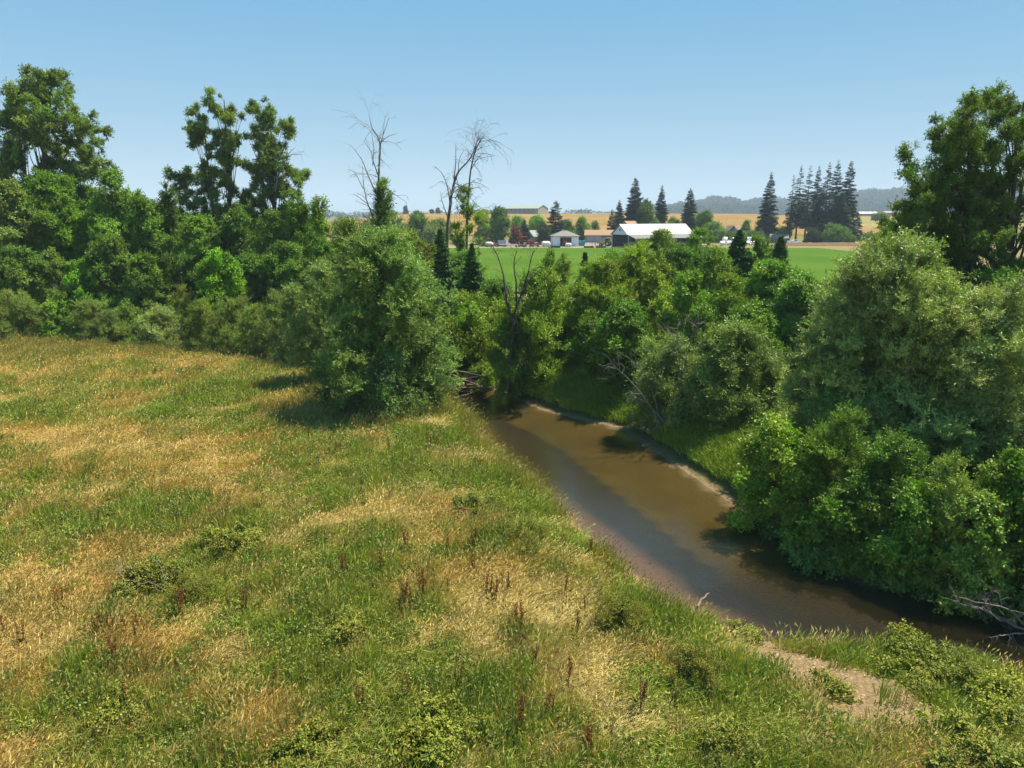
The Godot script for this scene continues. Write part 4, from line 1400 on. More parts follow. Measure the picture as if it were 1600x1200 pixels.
func far_vegetation() -> void:
	var r := seeded(5)
	var spots := []
	var firs := []
	for k in 9000:
		var d := r.randf_range(2050, 3300)
		var x := r.randf_range(0.16, 0.95) * d
		if wild.get_noise_2d(x * 0.0022, d * -0.003) > 0.2:
			continue
		var f := r.randf_range(0.75, 1.25)
		var row := [x, hill(x, -d) - 1.0, -d, r.randf_range(14, 38), r.randf() * TAU, r.randf_range(0.8, 1.4), Color(0.05 * f, 0.085 * f, 0.04 * f)]
		(firs if r.randf() < 0.3 else spots).append(row)
	# tree lines on the flat land to the left and behind the ridge
	for k in 900:
		var d := r.randf_range(1500, 3600)
		var x := r.randf_range(-0.62, 0.22) * d
		if wild.get_noise_2d(x * 0.003, d * 0.01) < -0.05:
			continue
		var f := r.randf_range(0.75, 1.25)
		spots.append([x, far_height(x, d) - 0.5, -d, r.randf_range(9, 19), r.randf() * TAU, r.randf_range(1.0, 2.4), Color(0.055 * f, 0.095 * f, 0.04 * f)])
	woods("hill_woods", simple_tree(31, false), spots, "hazy blue-green woods covering the hills on the skyline")
	woods("hill_firs", simple_tree(32, true), firs, "hazy dark pointed firs scattered over the far hills")

	# conifers of the farm
	conifer("tall_conifer", "tallest conifer behind the barns, with an uneven crown", 991, 342, 277, 40, FIR, 0.05)
	conifer("tall_conifer", "slender dark conifer left of the tallest one behind the barns", 966, 345, 312, 26, FIR, 0.05)
	conifer("tall_conifer", "small feathery conifer at the left end of the barn conifers", 955, 335, 326, 20, FIR, 0.1, "", 0.6)
	conifer("tall_conifer", "pointed conifer above the right half of the big barn roof", 1032, 345, 289, 28, FIR, 0.05)
	conifer("tall_conifer", "pointed conifer just right of the big barn", 1076, 348, 294, 34, FIR, 0.05)
	conifer("tall_conifer", "lone tall conifer left of the dense conifer grove", 1201, 330, 268, 34, FIR, 0.12, "", 0.8)
	conifer("tall_conifer", "bushy dark conifer left of the white shed, with ragged top", 868, 305, 313, 40, FIR, 0.02, "", 0.55)
	conifer("blue_spruce", "blue-grey spruce beside the green-roofed house", 819, 303, 343, 24, BLUE_FIR, 0.0)
	var grove := [[1236, 271, 22, "leftmost conifer of the grove, thin with bare lower trunk"], [1248, 256, 26, "second conifer from the left in the grove, bare lower trunk"], [1262, 257, 28, "third conifer from the left in the grove"], [1275, 257, 28, "fourth conifer from the left in the grove"], [1291, 252, 34, "tall conifer in the middle of the grove"], [1305, 249, 36, "tall conifer second from the grove's right end"], [1325, 249, 40, "broad conifer at the grove's right end"], [1310, 300, 44, "lower dark conifer filling the grove's right base"], [1335, 330, 22, "small greenish conifer at the grove's right foot"]]
	for k in grove.size():
		var g: Array = grove[k]
		conifer("grove_conifer", g[3], g[0], 322 + (k * 7) % 12, g[1], g[2], FIR.lerp(DEEP, 0.25 * (k % 3) / 2.0), 0.22 if k < 3 else 0.04, "conifers of the farm grove", 0.5 if k < 3 else 0.65 + 0.12 * (k % 4))
	# broad-leaved trees of the farm: pixel, depth, top, width, colour, kind, label
	for t in [
		[612, 300, 330, 34, MID, "far_round", "round green tree on the plain right of the left bare tree"],
		[655, 300, 334, 44, DEEP, "far_round", "broad dark green tree left of the right bare tree"],
		[690, 310, 345, 40, OLIVE, "far_round", "olive round tree behind the right bare tree"],
		[632, 296, 352, 26, SAGE, "far_round", "small grey-green tree in front of the broad dark one on the plain"],
		[675, 292, 356, 30, SAGE, "far_round", "low grey-green tree on the plain under the right bare tree"],
		[536, 280, 344, 40, OLIVE, "far_round", "olive rounded tree at the left of the plain"],
		[575, 290, 350, 34, DEEP, "far_round", "dark low tree on the plain behind the left bare tree"],
		[755, 300, 330, 34, LIME, "far_round", "yellow-green tree behind the machinery row's left end"],
		[780, 290, 326, 36, DEEP, "far_oval", "tall full dark green tree beside the machinery row"],
		[758, 298, 352, 28, MID, "far_round", "lower green tree left of the tall full dark one"],
		[808, 335, 341, 34, VIVID, "far_round", "bright green tree left of the blue-grey spruce"],
		[838, 345, 340, 40, VIVID, "far_round", "bright green tree behind the green-roofed house"],
		[848, 300, 352, 22, FIR, "far_round", "dark green tree against the bushy conifer's left side"],
		[886, 318, 346, 28, DEEP, "far_round", "dark green tree directly behind the white shed roof"],
		[908, 335, 341, 26, MID, "far_oval", "grey-green leaning tree right of the white shed"],
		[929, 350, 347, 14, DEEP, "far_round", "small dark tree on the wheat's edge above the tan-roofed shed"],
		[805, 296, 358, 18, Color(0.10, 0.05, 0.05), "far_round", "small purple-brown tree left of the blue-grey spruce"],
		[1008, 338, 318, 36, DEEP, "far_round", "dense green tree between the conifers above the barn roof"],
		[1098, 336, 332, 38, MID, "far_round", "round green tree right of the big barn"],
		[1112, 325, 352, 36, MID, "far_round", "low spreading fruit tree beside the farmhouse"],
		[1163, 345, 346, 14, MID, "far_round", "small round tree on the wheat's edge behind the farmhouse"],
		[1187, 335, 345, 30, DEEP, "far_round", "dark green tree right of the farmhouse"],
		[1219, 330, 356, 26, MID, "far_round", "green bushy tree between lone conifer and grove"],
		[1265, 312, 362, 26, FIR, "far_round", "dark shrub at the foot of the grove behind the pickup"],
		[1300, 308, 356, 44, DEEP, "far_round", "large dark shrub in front of the grove's middle"],
		[1318, 304, 366, 22, MID, "far_round", "lighter green shrub at the front of the grove"],
		[1352, 330, 372, 34, OLIVE, "far_round", "low olive bush right of the grove"],
		[1365, 560, 334, 22, SAGE, "far_round", "hazy round tree below the white long barn"],
		[1050, 332, 344, 30, DEEP, "far_round", "dark shrub mass behind the big barn's ridge"],
		[635, 880, 322, 9, FIR, "far_oval", "pointed far tree at the left end of the skyline houses"],
		[686, 880, 326, 9, FIR, "far_oval", "far tree on the skyline right of the dull red outbuilding"],
		[676, 890, 328, 8, FIR, "far_round", "small far tree beside the dull red outbuilding"],
	]:
		var low: bool = t[2] > 350
		plant("farm_bush" if low else "farm_tree", t[6], "shrub" if low else "tree", t[5], t[0], t[1], t[2], t[3], t[4], "", 1.0, 1.3)
	# orchard rows
	var q := seeded(44)
	for k in 12:
		var px := 1098.0 + k * 8.5 + q.randf_range(-2, 2)
		plant("orchard_tree", "small round fruit tree before the farmhouse, %s from the orchard's left end" % ["first", "second", "third", "fourth", "fifth", "sixth", "seventh", "eighth", "ninth", "tenth", "eleventh", "twelfth"][k], "tree", "far_round", px, 312 + (k % 3) * 9, 360 + (k % 3) * 2, 12, MID.lerp(OLIVE, q.randf()), "orchard trees by the farmhouse", 0.6)


# ---------------------------------------------------------------- the trees along the creek

func riverside_trees() -> void:
	# bare trees
	bare_tree("bare_tree", "left bare dead tree with upright grey limbs against the sky", "tree", 84, [
		{"line": [[588, 500], [589, 400], [590, 340], [592, 270], [594, 215], [584, 193], [580, 174]], "r": 0.34},
		{"line": [[594, 217], [600, 200], [609, 176]], "r": 0.09}, {"line": [[594, 214], [605, 205], [619, 201]], "r": 0.07},
		{"line": [[590, 300], [573, 262], [562, 238], [545, 216]], "r": 0.13}, {"line": [[592, 268], [582, 240], [579, 226], [569, 211]], "r": 0.11},
		{"line": [[588, 345], [575, 310], [567, 284], [565, 250]], "r": 0.16}, {"line": [[576, 312], [562, 300], [551, 294]], "r": 0.07},
		{"line": [[582, 250], [583, 222], [579, 200]], "r": 0.07}, {"line": [[567, 286], [556, 262], [543, 256]], "r": 0.06}], M.dead_bark, 1.1, 0.2)
	bare_tree("bare_tree", "right bare dead tree, pale forked trunk with drooping twigs", "tree", 88, [
		{"line": [[697, 500], [698, 365], [703, 310], [708, 280], [716, 260], [735, 238], [746, 212], [751, 203]], "r": 0.36},
		{"line": [[703, 312], [699, 285], [690, 262], [677, 250]], "r": 0.13}, {"line": [[709, 276], [712, 240], [711, 215]], "r": 0.12},
		{"line": [[699, 330], [692, 310], [688, 290]], "r": 0.10}, {"line": [[712, 300], [724, 282], [745, 276], [766, 288]], "r": 0.10},
		{"line": [[716, 260], [718, 240], [725, 226]], "r": 0.08}], M.dead_bark, 1.1, 0.5)
	bare_tree("bare_tree", "dark bare stem with arching twigs behind the right bare tree", "tree", 92, [
		{"line": [[728, 480], [729, 360], [731, 300], [735, 255], [743, 225], [753, 206], [766, 212]], "r": 0.26},
		{"line": [[736, 255], [752, 232], [769, 233]], "r": 0.08}, {"line": [[742, 228], [746, 212], [757, 203]], "r": 0.06}, {"line": [[731, 288], [748, 284], [757, 296]], "r": 0.07}], M.dark_dead_bark, 1.1, 0.6)
	plant("ivy_tree", "ivy-clad column of leaves on the left bare tree's trunk", "ivy", "slim_broadleaf", 598, 83.5, 277, 52, DEEP.lerp(LIME, 0.3))
	plant("ivy_tree", "leafy yellow-green tree against the right bare tree", "tree", "light_broadleaf", 728, 87, 290, 62, MID.lerp(LIME, 0.35))

	# the great trees, mass by mass
	massed_tree("cottonwood_tree", "towering dark cottonwood at the photo's left edge", 88, 56, [[58, 120, 0.5], [20, 150, 0.3]],
		[[52, 116], [68, 116], [40, 132], [80, 128], [24, 132], [60, 144], [88, 148], [8, 156], [40, 164], [72, 172], [100, 160], [116, 172], [16, 184], [88, 192], [124, 184], [136, 188], [52, 200], [104, 212], [132, 212], [8, 216], [72, 224], [32, 232], [144, 240], [116, 240], [88, 252], [52, 256], [152, 256], [132, 264], [16, 260], [104, 276], [-10, 170], [-24, 200], [-14, 235], [-30, 255], [60, 285], [30, 290], [120, 290], [85, 300]], 0.95, 1.6, 3.2, "broad", Color(0.082, 0.15, 0.042), 0.9, 1.6, -0.14)
	massed_tree("cottonwood_tree", "left one of the tall twin cottonwoods, airy with a side bough", 93, 345, [[350, 156, 0.36], [318, 190, 0.18]],
		[[336, 152], [352, 160], [368, 172], [320, 176], [296, 196], [308, 188], [340, 196], [360, 200], [332, 220], [352, 232], [372, 212], [288, 264], [304, 260], [320, 272], [348, 268], [360, 252], [312, 304], [340, 304], [360, 288], [296, 316], [356, 320], [330, 250], [325, 330], [345, 340], [280, 268], [372, 300]], 0.75, 1.3, 2.0, "broad", Color(0.088, 0.155, 0.044), 0.8, 1.5, -0.15)
	massed_tree("cottonwood_tree", "right one of the tall twin cottonwoods, beside a bare limb", 94, 418, [[420, 160, 0.36]],
		[[404, 160], [424, 164], [436, 180], [416, 188], [440, 196], [400, 200], [424, 216], [440, 236], [412, 240], [424, 256], [460, 264], [448, 256], [400, 272], [424, 288], [448, 288], [408, 312], [440, 316], [464, 296], [388, 248], [392, 296], [384, 320], [420, 335], [455, 330], [395, 340]], 0.8, 1.35, 2.0, "broad", Color(0.086, 0.15, 0.044), 0.8, 1.5, -0.15)
	massed_tree("oak_tree", "large dark oak leaning in from the photo's right edge, ragged with sky gaps", 46, 1630, [[1600, 160, 0.34], [1520, 185, 0.22], [1445, 290, 0.18]],
		[[1580, 145], [1598, 150], [1570, 185], [1510, 165], [1525, 178], [1500, 200], [1482, 215], [1525, 230], [1512, 205], [1450, 255], [1415, 278], [1435, 285], [1470, 280], [1500, 290], [1485, 250], [1550, 260], [1590, 235], [1390, 335], [1415, 330], [1440, 335], [1480, 345], [1520, 330], [1560, 310], [1595, 295], [1545, 370], [1580, 360], [1500, 385], [1580, 430], [1520, 420], [1550, 410], [1460, 310], [1535, 290], [1575, 275], [1610, 200], [1620, 260], [1630, 330], [1640, 180], [1650, 240], [1660, 300], [1600, 390], [1640, 400], [1450, 365], [1425, 352], [1405, 310], [1530, 350], [1565, 215], [1545, 240], [1450, 400], [1480, 420], [1500, 360], [1560, 400], [1600, 350], [1420, 395], [1540, 440], [1600, 440], [1470, 390], [1530, 310], [1590, 320], [1555, 335], [1455, 335], [1490, 445], [1570, 460], [1620, 470]], 0.6, 1.1, 2.2, "oak", Color(0.070, 0.132, 0.036), 0.7, 1.9, -0.2)

	# pixel, depth, top, width, colour, kind, name, category, label [, stretch, density]
	for t in [
		# the wood on the left
		[20, 78, 286, 100, SAGE, "tall_broadleaf", "riverside_tree", "tree", "pale grey-green tree under the leftmost cottonwood"],
		[88, 81, 274, 118, VIVID.lerp(MID, 0.5), "round_broadleaf", "riverside_tree", "tree", "broad bright green dome-shaped tree under the leftmost cottonwood"],
		[178, 83, 268, 100, MID, "tall_broadleaf", "riverside_tree", "tree", "green tree with pointed top just right of the bright dome"],
		[225, 80, 305, 74, DEEP.lerp(MID, 0.5), "tall_broadleaf", "riverside_tree", "tree", "mid green tree with two rounded tops left of the gap in the skyline"],
		[266, 84, 290, 46, DEEP, "slim_broadleaf", "riverside_tree", "tree", "slender dark tree left of the twin cottonwoods"],
		[318, 82, 338, 84, MID, "round_broadleaf", "riverside_tree", "tree", "rounded green tree below the left twin cottonwood"],
		[372, 83, 332, 76, DEEP, "slim_broadleaf", "riverside_tree", "tree", "dark upright tree below and between the twin cottonwoods"],
		[426, 81, 336, 70, DEEP.lerp(MID, 0.4), "slim_broadleaf", "riverside_tree", "tree", "upright green tree below the right twin cottonwood"],
		[470, 82, 318, 74, MID, "slim_broadleaf", "riverside_tree", "tree", "upright green tree left of the last pointed one of the left wood"],
		[500, 80, 312, 52, MID.lerp(LIME, 0.2), "slim_broadleaf", "riverside_tree", "tree", "last pointed poplar-like tree at the right end of the left wood"],
		[30, 74, 388, 100, DEEP, "round_broadleaf", "understory_tree", "tree", "dark low tree below the pale grey-green one at the left edge"],
		[86, 75, 408, 64, DEEP.lerp(SAGE, 0.4), "vine", "understory_tree", "tree", "grey-green vine-hung tree above the left bramble thicket"],
		[128, 74, 405, 60, VIVID, "vine", "understory_tree", "tree", "small bright green vine-draped tree in the left wood"],
		[176, 76, 372, 84, DEEP, "round_broadleaf", "understory_tree", "tree", "dark broad tree in the left wood behind the olive shrub"],
		[228, 75, 400, 72, DEEP.lerp(MID, 0.5), "round_broadleaf", "understory_tree", "tree", "mid green low tree above the pale willow shrub"],
		[272, 78, 375, 66, DEEP, "light_broadleaf", "understory_tree", "tree", "dark leafy tree left of the vivid green maple"],
		[396, 76, 400, 84, DEEP, "round_broadleaf", "understory_tree", "tree", "dark tree right of the vivid green maple"],
		[452, 76, 385, 90, DEEP.lerp(MID, 0.4), "round_broadleaf", "understory_tree", "tree", "broad green tree behind the grey-green field-edge shrubs"],
		[500, 74, 372, 60, DEEP, "light_broadleaf", "understory_tree", "tree", "dark leafy tree behind the central willow's left shoulder"],
		[347, 72, 396, 84, VIVID, "round_broadleaf", "maple_tree", "tree", "small vivid green maple at the wood's edge above the meadow"],
		[20, 69.5, 455, 100, SAGE, "shrub", "field_edge_shrub", "shrub", "rounded grey-green shrub at the meadow's far left corner"],
		[92, 72, 468, 90, VIVID.lerp(MID, 0.4), "bramble", "bramble_thicket", "bramble", "bright green bramble thicket right of the leftmost rounded shrub"],
		[152, 70, 470, 84, OLIVE.lerp(SAGE, 0.5), "shrub", "field_edge_shrub", "shrub", "olive grey shrub along the meadow's far edge, right of the brambles"],
		[205, 71, 474, 66, MID, "bramble", "bramble_thicket", "bramble", "dull green bramble thicket between olive shrub and pale willow"],
		[252, 68, 482, 84, SILVER, "willow", "field_edge_shrub", "shrub", "pale silvery willow shrub on the meadow's far edge"],
		[290, 71, 448, 72, OLIVE, "shrub", "field_edge_shrub", "shrub", "brownish olive shrub left of the vivid green maple"],
		[368, 66, 470, 104, SAGE.lerp(OLIVE, 0.4), "shrub", "field_edge_shrub", "shrub", "wide grey-olive shrub below the vivid green maple"],
		[432, 63, 455, 96, SAGE, "shrub", "field_edge_shrub", "shrub", "grey-green shrub with bare twigs left of the central willow"],
		[20, 98, 300, 130, DEEP, "tall_broadleaf", "backing_tree", "tree", "dark tree deep in the wood behind the pale grey-green one at the left edge"],
		[140, 99, 296, 130, DEEP, "tall_broadleaf", "backing_tree", "tree", "dark tree deep in the wood between cottonwood foot and pointed green tree"],
		[238, 98, 318, 110, DEEP, "round_broadleaf", "backing_tree", "tree", "dark tree filling the wood below the skyline gap"],
		[300, 99, 338, 110, DEEP, "round_broadleaf", "backing_tree", "tree", "dark tree at the foot of the left twin cottonwood"],
		[380, 99, 318, 120, DEEP, "tall_broadleaf", "backing_tree", "tree", "dark tree at the feet of both twin cottonwoods"],
		[455, 99, 326, 110, DEEP, "tall_broadleaf", "backing_tree", "tree", "dark tree behind the upright green ones at the wood's right end"],
		[560, 90, 372, 120, OLIVE.lerp(DEEP, 0.5), "round_broadleaf", "backing_tree", "tree", "rounded tree at the foot of the left bare tree"],
		[655, 84, 388, 110, OLIVE.lerp(MID, 0.5), "round_broadleaf", "backing_tree", "tree", "low rounded tree at the foot of the right bare tree"],
		[720, 80, 398, 90, DEEP.lerp(MID, 0.5), "round_broadleaf", "backing_tree", "tree", "low green tree around the foot of the dark bare stem"],
		[60, 70.5, 476, 70, SAGE.lerp(OLIVE, 0.3), "shrub", "field_edge_shrub", "shrub", "low dull shrub between the leftmost rounded shrub and the brambles"],
		[178, 69, 486, 70, SAGE, "shrub", "field_edge_shrub", "shrub", "low grey-green shrub in front of the olive grey one"],
		[322, 67, 470, 76, OLIVE.lerp(MID, 0.4), "shrub", "field_edge_shrub", "shrub", "olive shrub directly below the vivid green maple"],
		[400, 64, 478, 80, SAGE.lerp(MID, 0.2), "shrub", "field_edge_shrub", "shrub", "grey-green shrub bulging into the meadow left of the central willow"],
		[462, 60, 448, 84, SAGE, "willow", "field_edge_shrub", "shrub", "soft grey-green willow shrub touching the central willow's left edge"],
		# behind and beside the big willow in the middle
		[548, 60, 348, 108, OLIVE.lerp(MID, 0.5), "light_broadleaf", "riverside_tree", "tree", "olive-green bushy tree behind the central willow's left half"],
		[640, 62, 362, 118, OLIVE, "light_broadleaf", "riverside_tree", "tree", "twiggy olive tree behind the central willow's right half"],
		[505, 52, 415, 110, SAGE, "willow", "riverside_willow", "willow", "lower grey-green willow against the central willow's left side"],
		[592, 44.5, 366, 225, Color(0.078, 0.158, 0.052), "willow", "riverside_willow", "willow", "big rounded willow standing alone on the meadow bank", 1.6],
		[655, 46.5, 418, 110, Color(0.085, 0.18, 0.05), "willow", "riverside_willow", "willow", "leafy right shoulder of the big meadow willow, over the water"],
		[606, 41.3, 556, 84, Color(0.055, 0.12, 0.06), "bramble", "bramble_bush", "bramble", "bluish green bramble at the foot of the big meadow willow"],
		# far side of the creek
		[740, 60, 462, 130, MID.lerp(LIME, 0.3), "vine", "bramble_bank", "bramble", "light green brambles hanging over the creek's far end"],
		[752, 56, 566, 56, MID.lerp(LIME, 0.2), "bramble", "bramble_bush", "bramble", "low leafy bramble at the head of the visible creek"],
		[775, 64, 440, 90, DEEP, "round_broadleaf", "riverside_tree", "tree", "dark leafy tree behind the leaning dead snag"],
		[838, 54, 424, 130, MID.lerp(LIME, 0.3), "light_broadleaf", "riverside_tree", "tree", "yellowish-tipped tree right of the leaning dead snag"],
		[800, 52.6, 492, 84, DEEP, "vine", "ivy_mass", "ivy", "dark ivy wrapped round the base of the leaning dead snag"],
		[872, 57, 480, 80, MID.lerp(LIME, 0.35), "round_broadleaf", "riverside_tree", "tree", "small golden-green tree over the creek's bright grass bank"],
		[868, 72, 396, 90, MID.lerp(LIME, 0.35), "light_broadleaf", "riverside_tree", "tree", "light green tree at the edge of the crop above the snag"],
		[936, 57, 412, 126, LIME.lerp(MID, 0.55), "light_broadleaf", "riverside_tree", "tree", "full yellow-green tree left of the vine-draped mound", 1.2],
		[1000, 64, 388, 140, LIME.lerp(MID, 0.25), "light_broadleaf", "riverside_tree", "tree", "brightest yellow-green tree in the middle of the far bank"],
		[1030, 78, 362, 84, OLIVE.lerp(MID, 0.5), "light_broadleaf", "riverside_tree", "tree", "twiggy green tree in front of the big barn"],
		[1088, 80, 360, 84, MID, "light_broadleaf", "riverside_tree", "tree", "mid green tree below the big barn's right corner"],
		[1185, 80, 368, 60, MID, "light_broadleaf", "riverside_tree", "tree", "green tree between the two dark riverside pines"],
		[955, 72, 396, 80, MID, "light_broadleaf", "riverside_tree", "tree", "green tree beside the tiny dark spruce tip"],
		[1115, 70, 392, 90, MID.lerp(LIME, 0.2), "light_broadleaf", "riverside_tree", "tree", "green tree left of the left riverside pine"],
		[1055, 72, 386, 80, DEEP, "light_broadleaf", "riverside_tree", "tree", "darker green tree below the barn's lean-to"],
		[1075, 53, 424, 92, MID, "vine", "vine_mound", "vine", "left vine-draped mound with a dark hollow under it"],
		[1140, 54, 430, 84, MID.lerp(LIME, 0.45), "vine", "vine_mound", "vine", "right vine-draped mound with reddish top shoots"],
		[1205, 60, 412, 110, MID, "round_broadleaf", "riverside_tree", "tree", "broad green tree below the right riverside pine"],
		[1250, 52, 430, 110, Color(0.075, 0.16, 0.045), "round_broadleaf", "riverside_tree", "tree", "leafy grey-green tree left of the huge right willow"],
		[975, 50, 480, 90, DEEP, "round_broadleaf", "understory_tree", "tree", "dark leafy tree above the grey dead boughs on the bank"],
		[925, 52, 500, 84, DEEP.lerp(MID, 0.3), "vine", "understory_tree", "tree", "dark hanging foliage left of the grey dead boughs"],
		[1165, 47, 478, 110, DEEP.lerp(MID, 0.4), "round_broadleaf", "understory_tree", "tree", "shaded tree behind the round grey-green bank willow"],
		[1040, 44, 530, 130, SAGE, "willow", "bank_willow", "willow", "grey-green bank willow mixed with grey dead boughs"],
		[1150, 41.5, 512, 160, SAGE.lerp(MID, 0.3), "willow", "bank_willow", "willow", "round grey-green willow over the creek's right bank", 1.2],
		# right-hand group
		[1355, 48, 392, 90, Color(0.045, 0.075, 0.028), "oak", "oak_tree", "tree", "small dark scrub oak left of the huge right willow's top"],
		[1560, 42, 430, 180, DEEP, "round_broadleaf", "understory_tree", "tree", "dark leafy tree between the oak and the huge right willow"],
		[1400, 35, 384, 320, Color(0.125, 0.20, 0.085), "willow", "riverside_willow", "willow", "huge windblown willow towering over the creek at right", 2.2],
		[1550, 33, 452, 250, Color(0.14, 0.22, 0.10), "willow", "riverside_willow", "willow", "silvery right shoulder of the huge windblown willow", 1.5],
		[1300, 34.5, 560, 150, Color(0.08, 0.16, 0.055), "willow", "bank_willow", "willow", "lower left skirt of the huge right willow", 1.1],
		[1420, 33, 470, 120, Color(0.15, 0.22, 0.09), "willow", "riverside_willow", "willow", "pale plume standing out of the huge willow's front", 1.0],
		[1205, 30.6, 655, 130, MID.lerp(LIME, 0.3), "bramble", "bramble_bank", "bramble", "sunlit bramble bank beside the tall waterside grass", 1.2],
		[1262, 28.6, 690, 120, MID, "bramble", "bramble_bank", "bramble", "mid green bramble mound right of the sunlit one by the grass", 1.0],
		[1315, 28.2, 640, 150, DEEP, "shrub", "bank_shrub", "shrub", "dark shrub behind the first brambles under the huge willow", 1.0],
		[1330, 26.6, 742, 150, DEEP.lerp(MID, 0.4), "bramble", "bramble_bank", "bramble", "dark bramble mound drooping into the creek below the huge willow", 1.3],
		[1392, 26.6, 690, 150, DEEP, "willow", "bank_willow", "willow", "shaded low willow between the drooping bramble mounds", 1.0],
		[1425, 25.2, 760, 140, DEEP.lerp(MID, 0.6), "bramble", "bramble_bank", "bramble", "bramble mound overhanging the darkest water", 1.2],
		[1490, 24.8, 716, 150, Color(0.105, 0.185, 0.055), "shrub", "bank_shrub", "shrub", "light green leafy shrub leaning over the water at the lower right", 1.2],
		[1530, 23.8, 770, 150, Color(0.12, 0.205, 0.06), "bramble", "bramble_bank", "bramble", "pale sunlit bramble mound low over the water at right", 1.2],
		[1580, 24.4, 706, 160, MID, "bramble", "bramble_bank", "bramble", "taller bramble mound behind the pale sunlit one at right", 1.0],
		[1760, 24.5, 700, 240, MID, "bramble", "bramble_bank", "bramble", "bramble bank just beyond the photo's right edge", 1.0, 0.8],
		[1740, 30, 560, 260, SAGE, "willow", "bank_willow", "willow", "willow just beyond the photo's right edge", 1.0, 0.8],
		[1900, 27, 640, 280, MID, "shrub", "bank_shrub", "shrub", "leafy shrub well beyond the photo's right edge", 1.0, 0.8],
		[1800, 42, 330, 260, DEEP, "round_broadleaf", "riverside_tree", "tree", "dark tree beyond the photo's right edge behind the oak", 1.0, 0.8],
		[1720, 62, 330, 200, DEEP, "round_broadleaf", "riverside_tree", "tree", "broad tree far behind the oak beyond the right edge", 1.0, 0.8],
		[1940, 55, 380, 240, MID, "round_broadleaf", "riverside_tree", "tree", "green tree farthest beyond the photo's right edge", 1.0, 0.8],
		[1650, 23.2, 740, 170, MID.lerp(SAGE, 0.5), "bramble", "bramble_bank", "bramble", "bramble bank cut off by the photo's right edge", 1.0],
	]:
		plant(t[6], t[8], t[7], t[5], t[0], t[1], t[2], t[3], t[4], "", t[9] if t.size() > 9 else 1.0, t[10] if t.size() > 10 else 1.0)
	# young pines
	conifer("riverside_pine", "dark young pine in front of the right bare tree", 689, 76, 354, 59, PINE, 0.0, "", 3.0)
	conifer("riverside_pine", "slim dark pine right of the central willow's crown", 738, 66, 378, 62, PINE, 0.0, "", 3.0)
	conifer("riverside_pine", "left one of the two dark pines before the white bales", 1152, 80, 358, 75, PINE, 0.0, "", 3.0)
	conifer("riverside_pine", "right one of the two dark pines at the crop's edge", 1216, 78, 366, 62, PINE, 0.0, "", 3.0)
	conifer("riverside_pine", "tiny dark spruce tip above the yellow-green trees", 913, 70, 392, 44, PINE, 0.0, "", 3.0)
	# dead wood
	bare_tree("bare_limb", "bare grey limb on the right side of the twin cottonwoods", "branch", 90, [{"line": [[428, 290], [436, 262], [446, 240], [455, 232], [470, 232]], "r": 0.16}, {"line": [[446, 240], [456, 228], [462, 222]], "r": 0.05}], M.dead_bark, 1.5, 0.1, 12.0)
	bare_tree("dead_snag", "leaning dark dead snag with bare limbs over the creek's end", "snag", 51, [
		{"line": [[792, 612], [798, 560], [803, 500], [812, 470], [822, 440], [832, 400], [836, 392]], "r": 0.2},
		{"line": [[802, 505], [792, 470], [787, 430], [778, 402], [770, 385]], "r": 0.16}, {"line": [[808, 480], [806, 440], [803, 410], [808, 392]], "r": 0.12}, {"line": [[815, 462], [832, 432], [848, 418]], "r": 0.08},
		{"line": [[804, 500], [794, 530], [787, 560]], "r": 0.06}, {"line": [[806, 495], [812, 530], [822, 545], [818, 560]], "r": 0.05}], M.dark_dead_bark, 1.5, 0.1)
	bare_tree("broken_stump", "broken brown stump at the water's edge under the snag", "stump", 53.5, [{"line": [[808, 600], [815, 580], [822, 562]], "r": 0.26}], M.dead_bark, 0.4, 0.2)
	bare_tree("dead_boughs", "grey dead boughs arching over the right bank's grass", "branches", 42, [
		{"line": [[1040, 662], [1020, 640], [1000, 612], [975, 585], [958, 570]], "r": 0.10}, {"line": [[1030, 650], [1024, 620], [1010, 590], [990, 568]], "r": 0.07}, {"line": [[1040, 660], [1052, 630], [1070, 605], [1090, 590]], "r": 0.06},
		{"line": [[1032, 655], [1018, 668], [1000, 660], [985, 655]], "r": 0.05}, {"line": [[1020, 640], [1028, 662], [1018, 682]], "r": 0.05}, {"line": [[1060, 640], [1072, 560], [1085, 512], [1096, 500]], "r": 0.06}, {"line": [[1060, 640], [1062, 560], [1058, 520], [1066, 505]], "r": 0.05}], M.dead_bark, 2.4, 0.1)
	bare_tree("dead_limb", "pale dead limb leaning out above the yellow-green trees", "branch", 66, [{"line": [[885, 480], [893, 450], [908, 430], [930, 412], [938, 400]], "r": 0.10}, {"line": [[900, 440], [918, 428], [946, 412]], "r": 0.06}], M.dead_bark, 1.6, 0.1)
	bare_tree("dark_twigs", "bare dark twigs left of the huge right willow's top", "branch", 49, [{"line": [[1410, 470], [1395, 425], [1380, 400], [1362, 382]], "r": 0.06}, {"line": [[1398, 420], [1378, 412], [1358, 410]], "r": 0.04}], M.dark_dead_bark, 2.2, 0.0)
	bare_tree("sunken_branches", "grey bare branches trailing in the dark water at lower right", "branches", 21.6, [
		{"line": [[1600, 985], [1560, 968], [1520, 958], [1490, 950]], "r": 0.06}, {"line": [[1600, 975], [1570, 950], [1530, 938], [1500, 935]], "r": 0.05}, {"line": [[1620, 985], [1580, 985], [1540, 975]], "r": 0.05}, {"line": [[1600, 960], [1575, 975], [1545, 955], [1520, 935]], "r": 0.04}], M.dead_bark, 2.6, 0.1)
	# the heap of logs where the creek bends away
	var r := seeded(61)
	var c := Vector3(x_at(722, 560, 54.3), WATER - 0.1, -54.3)
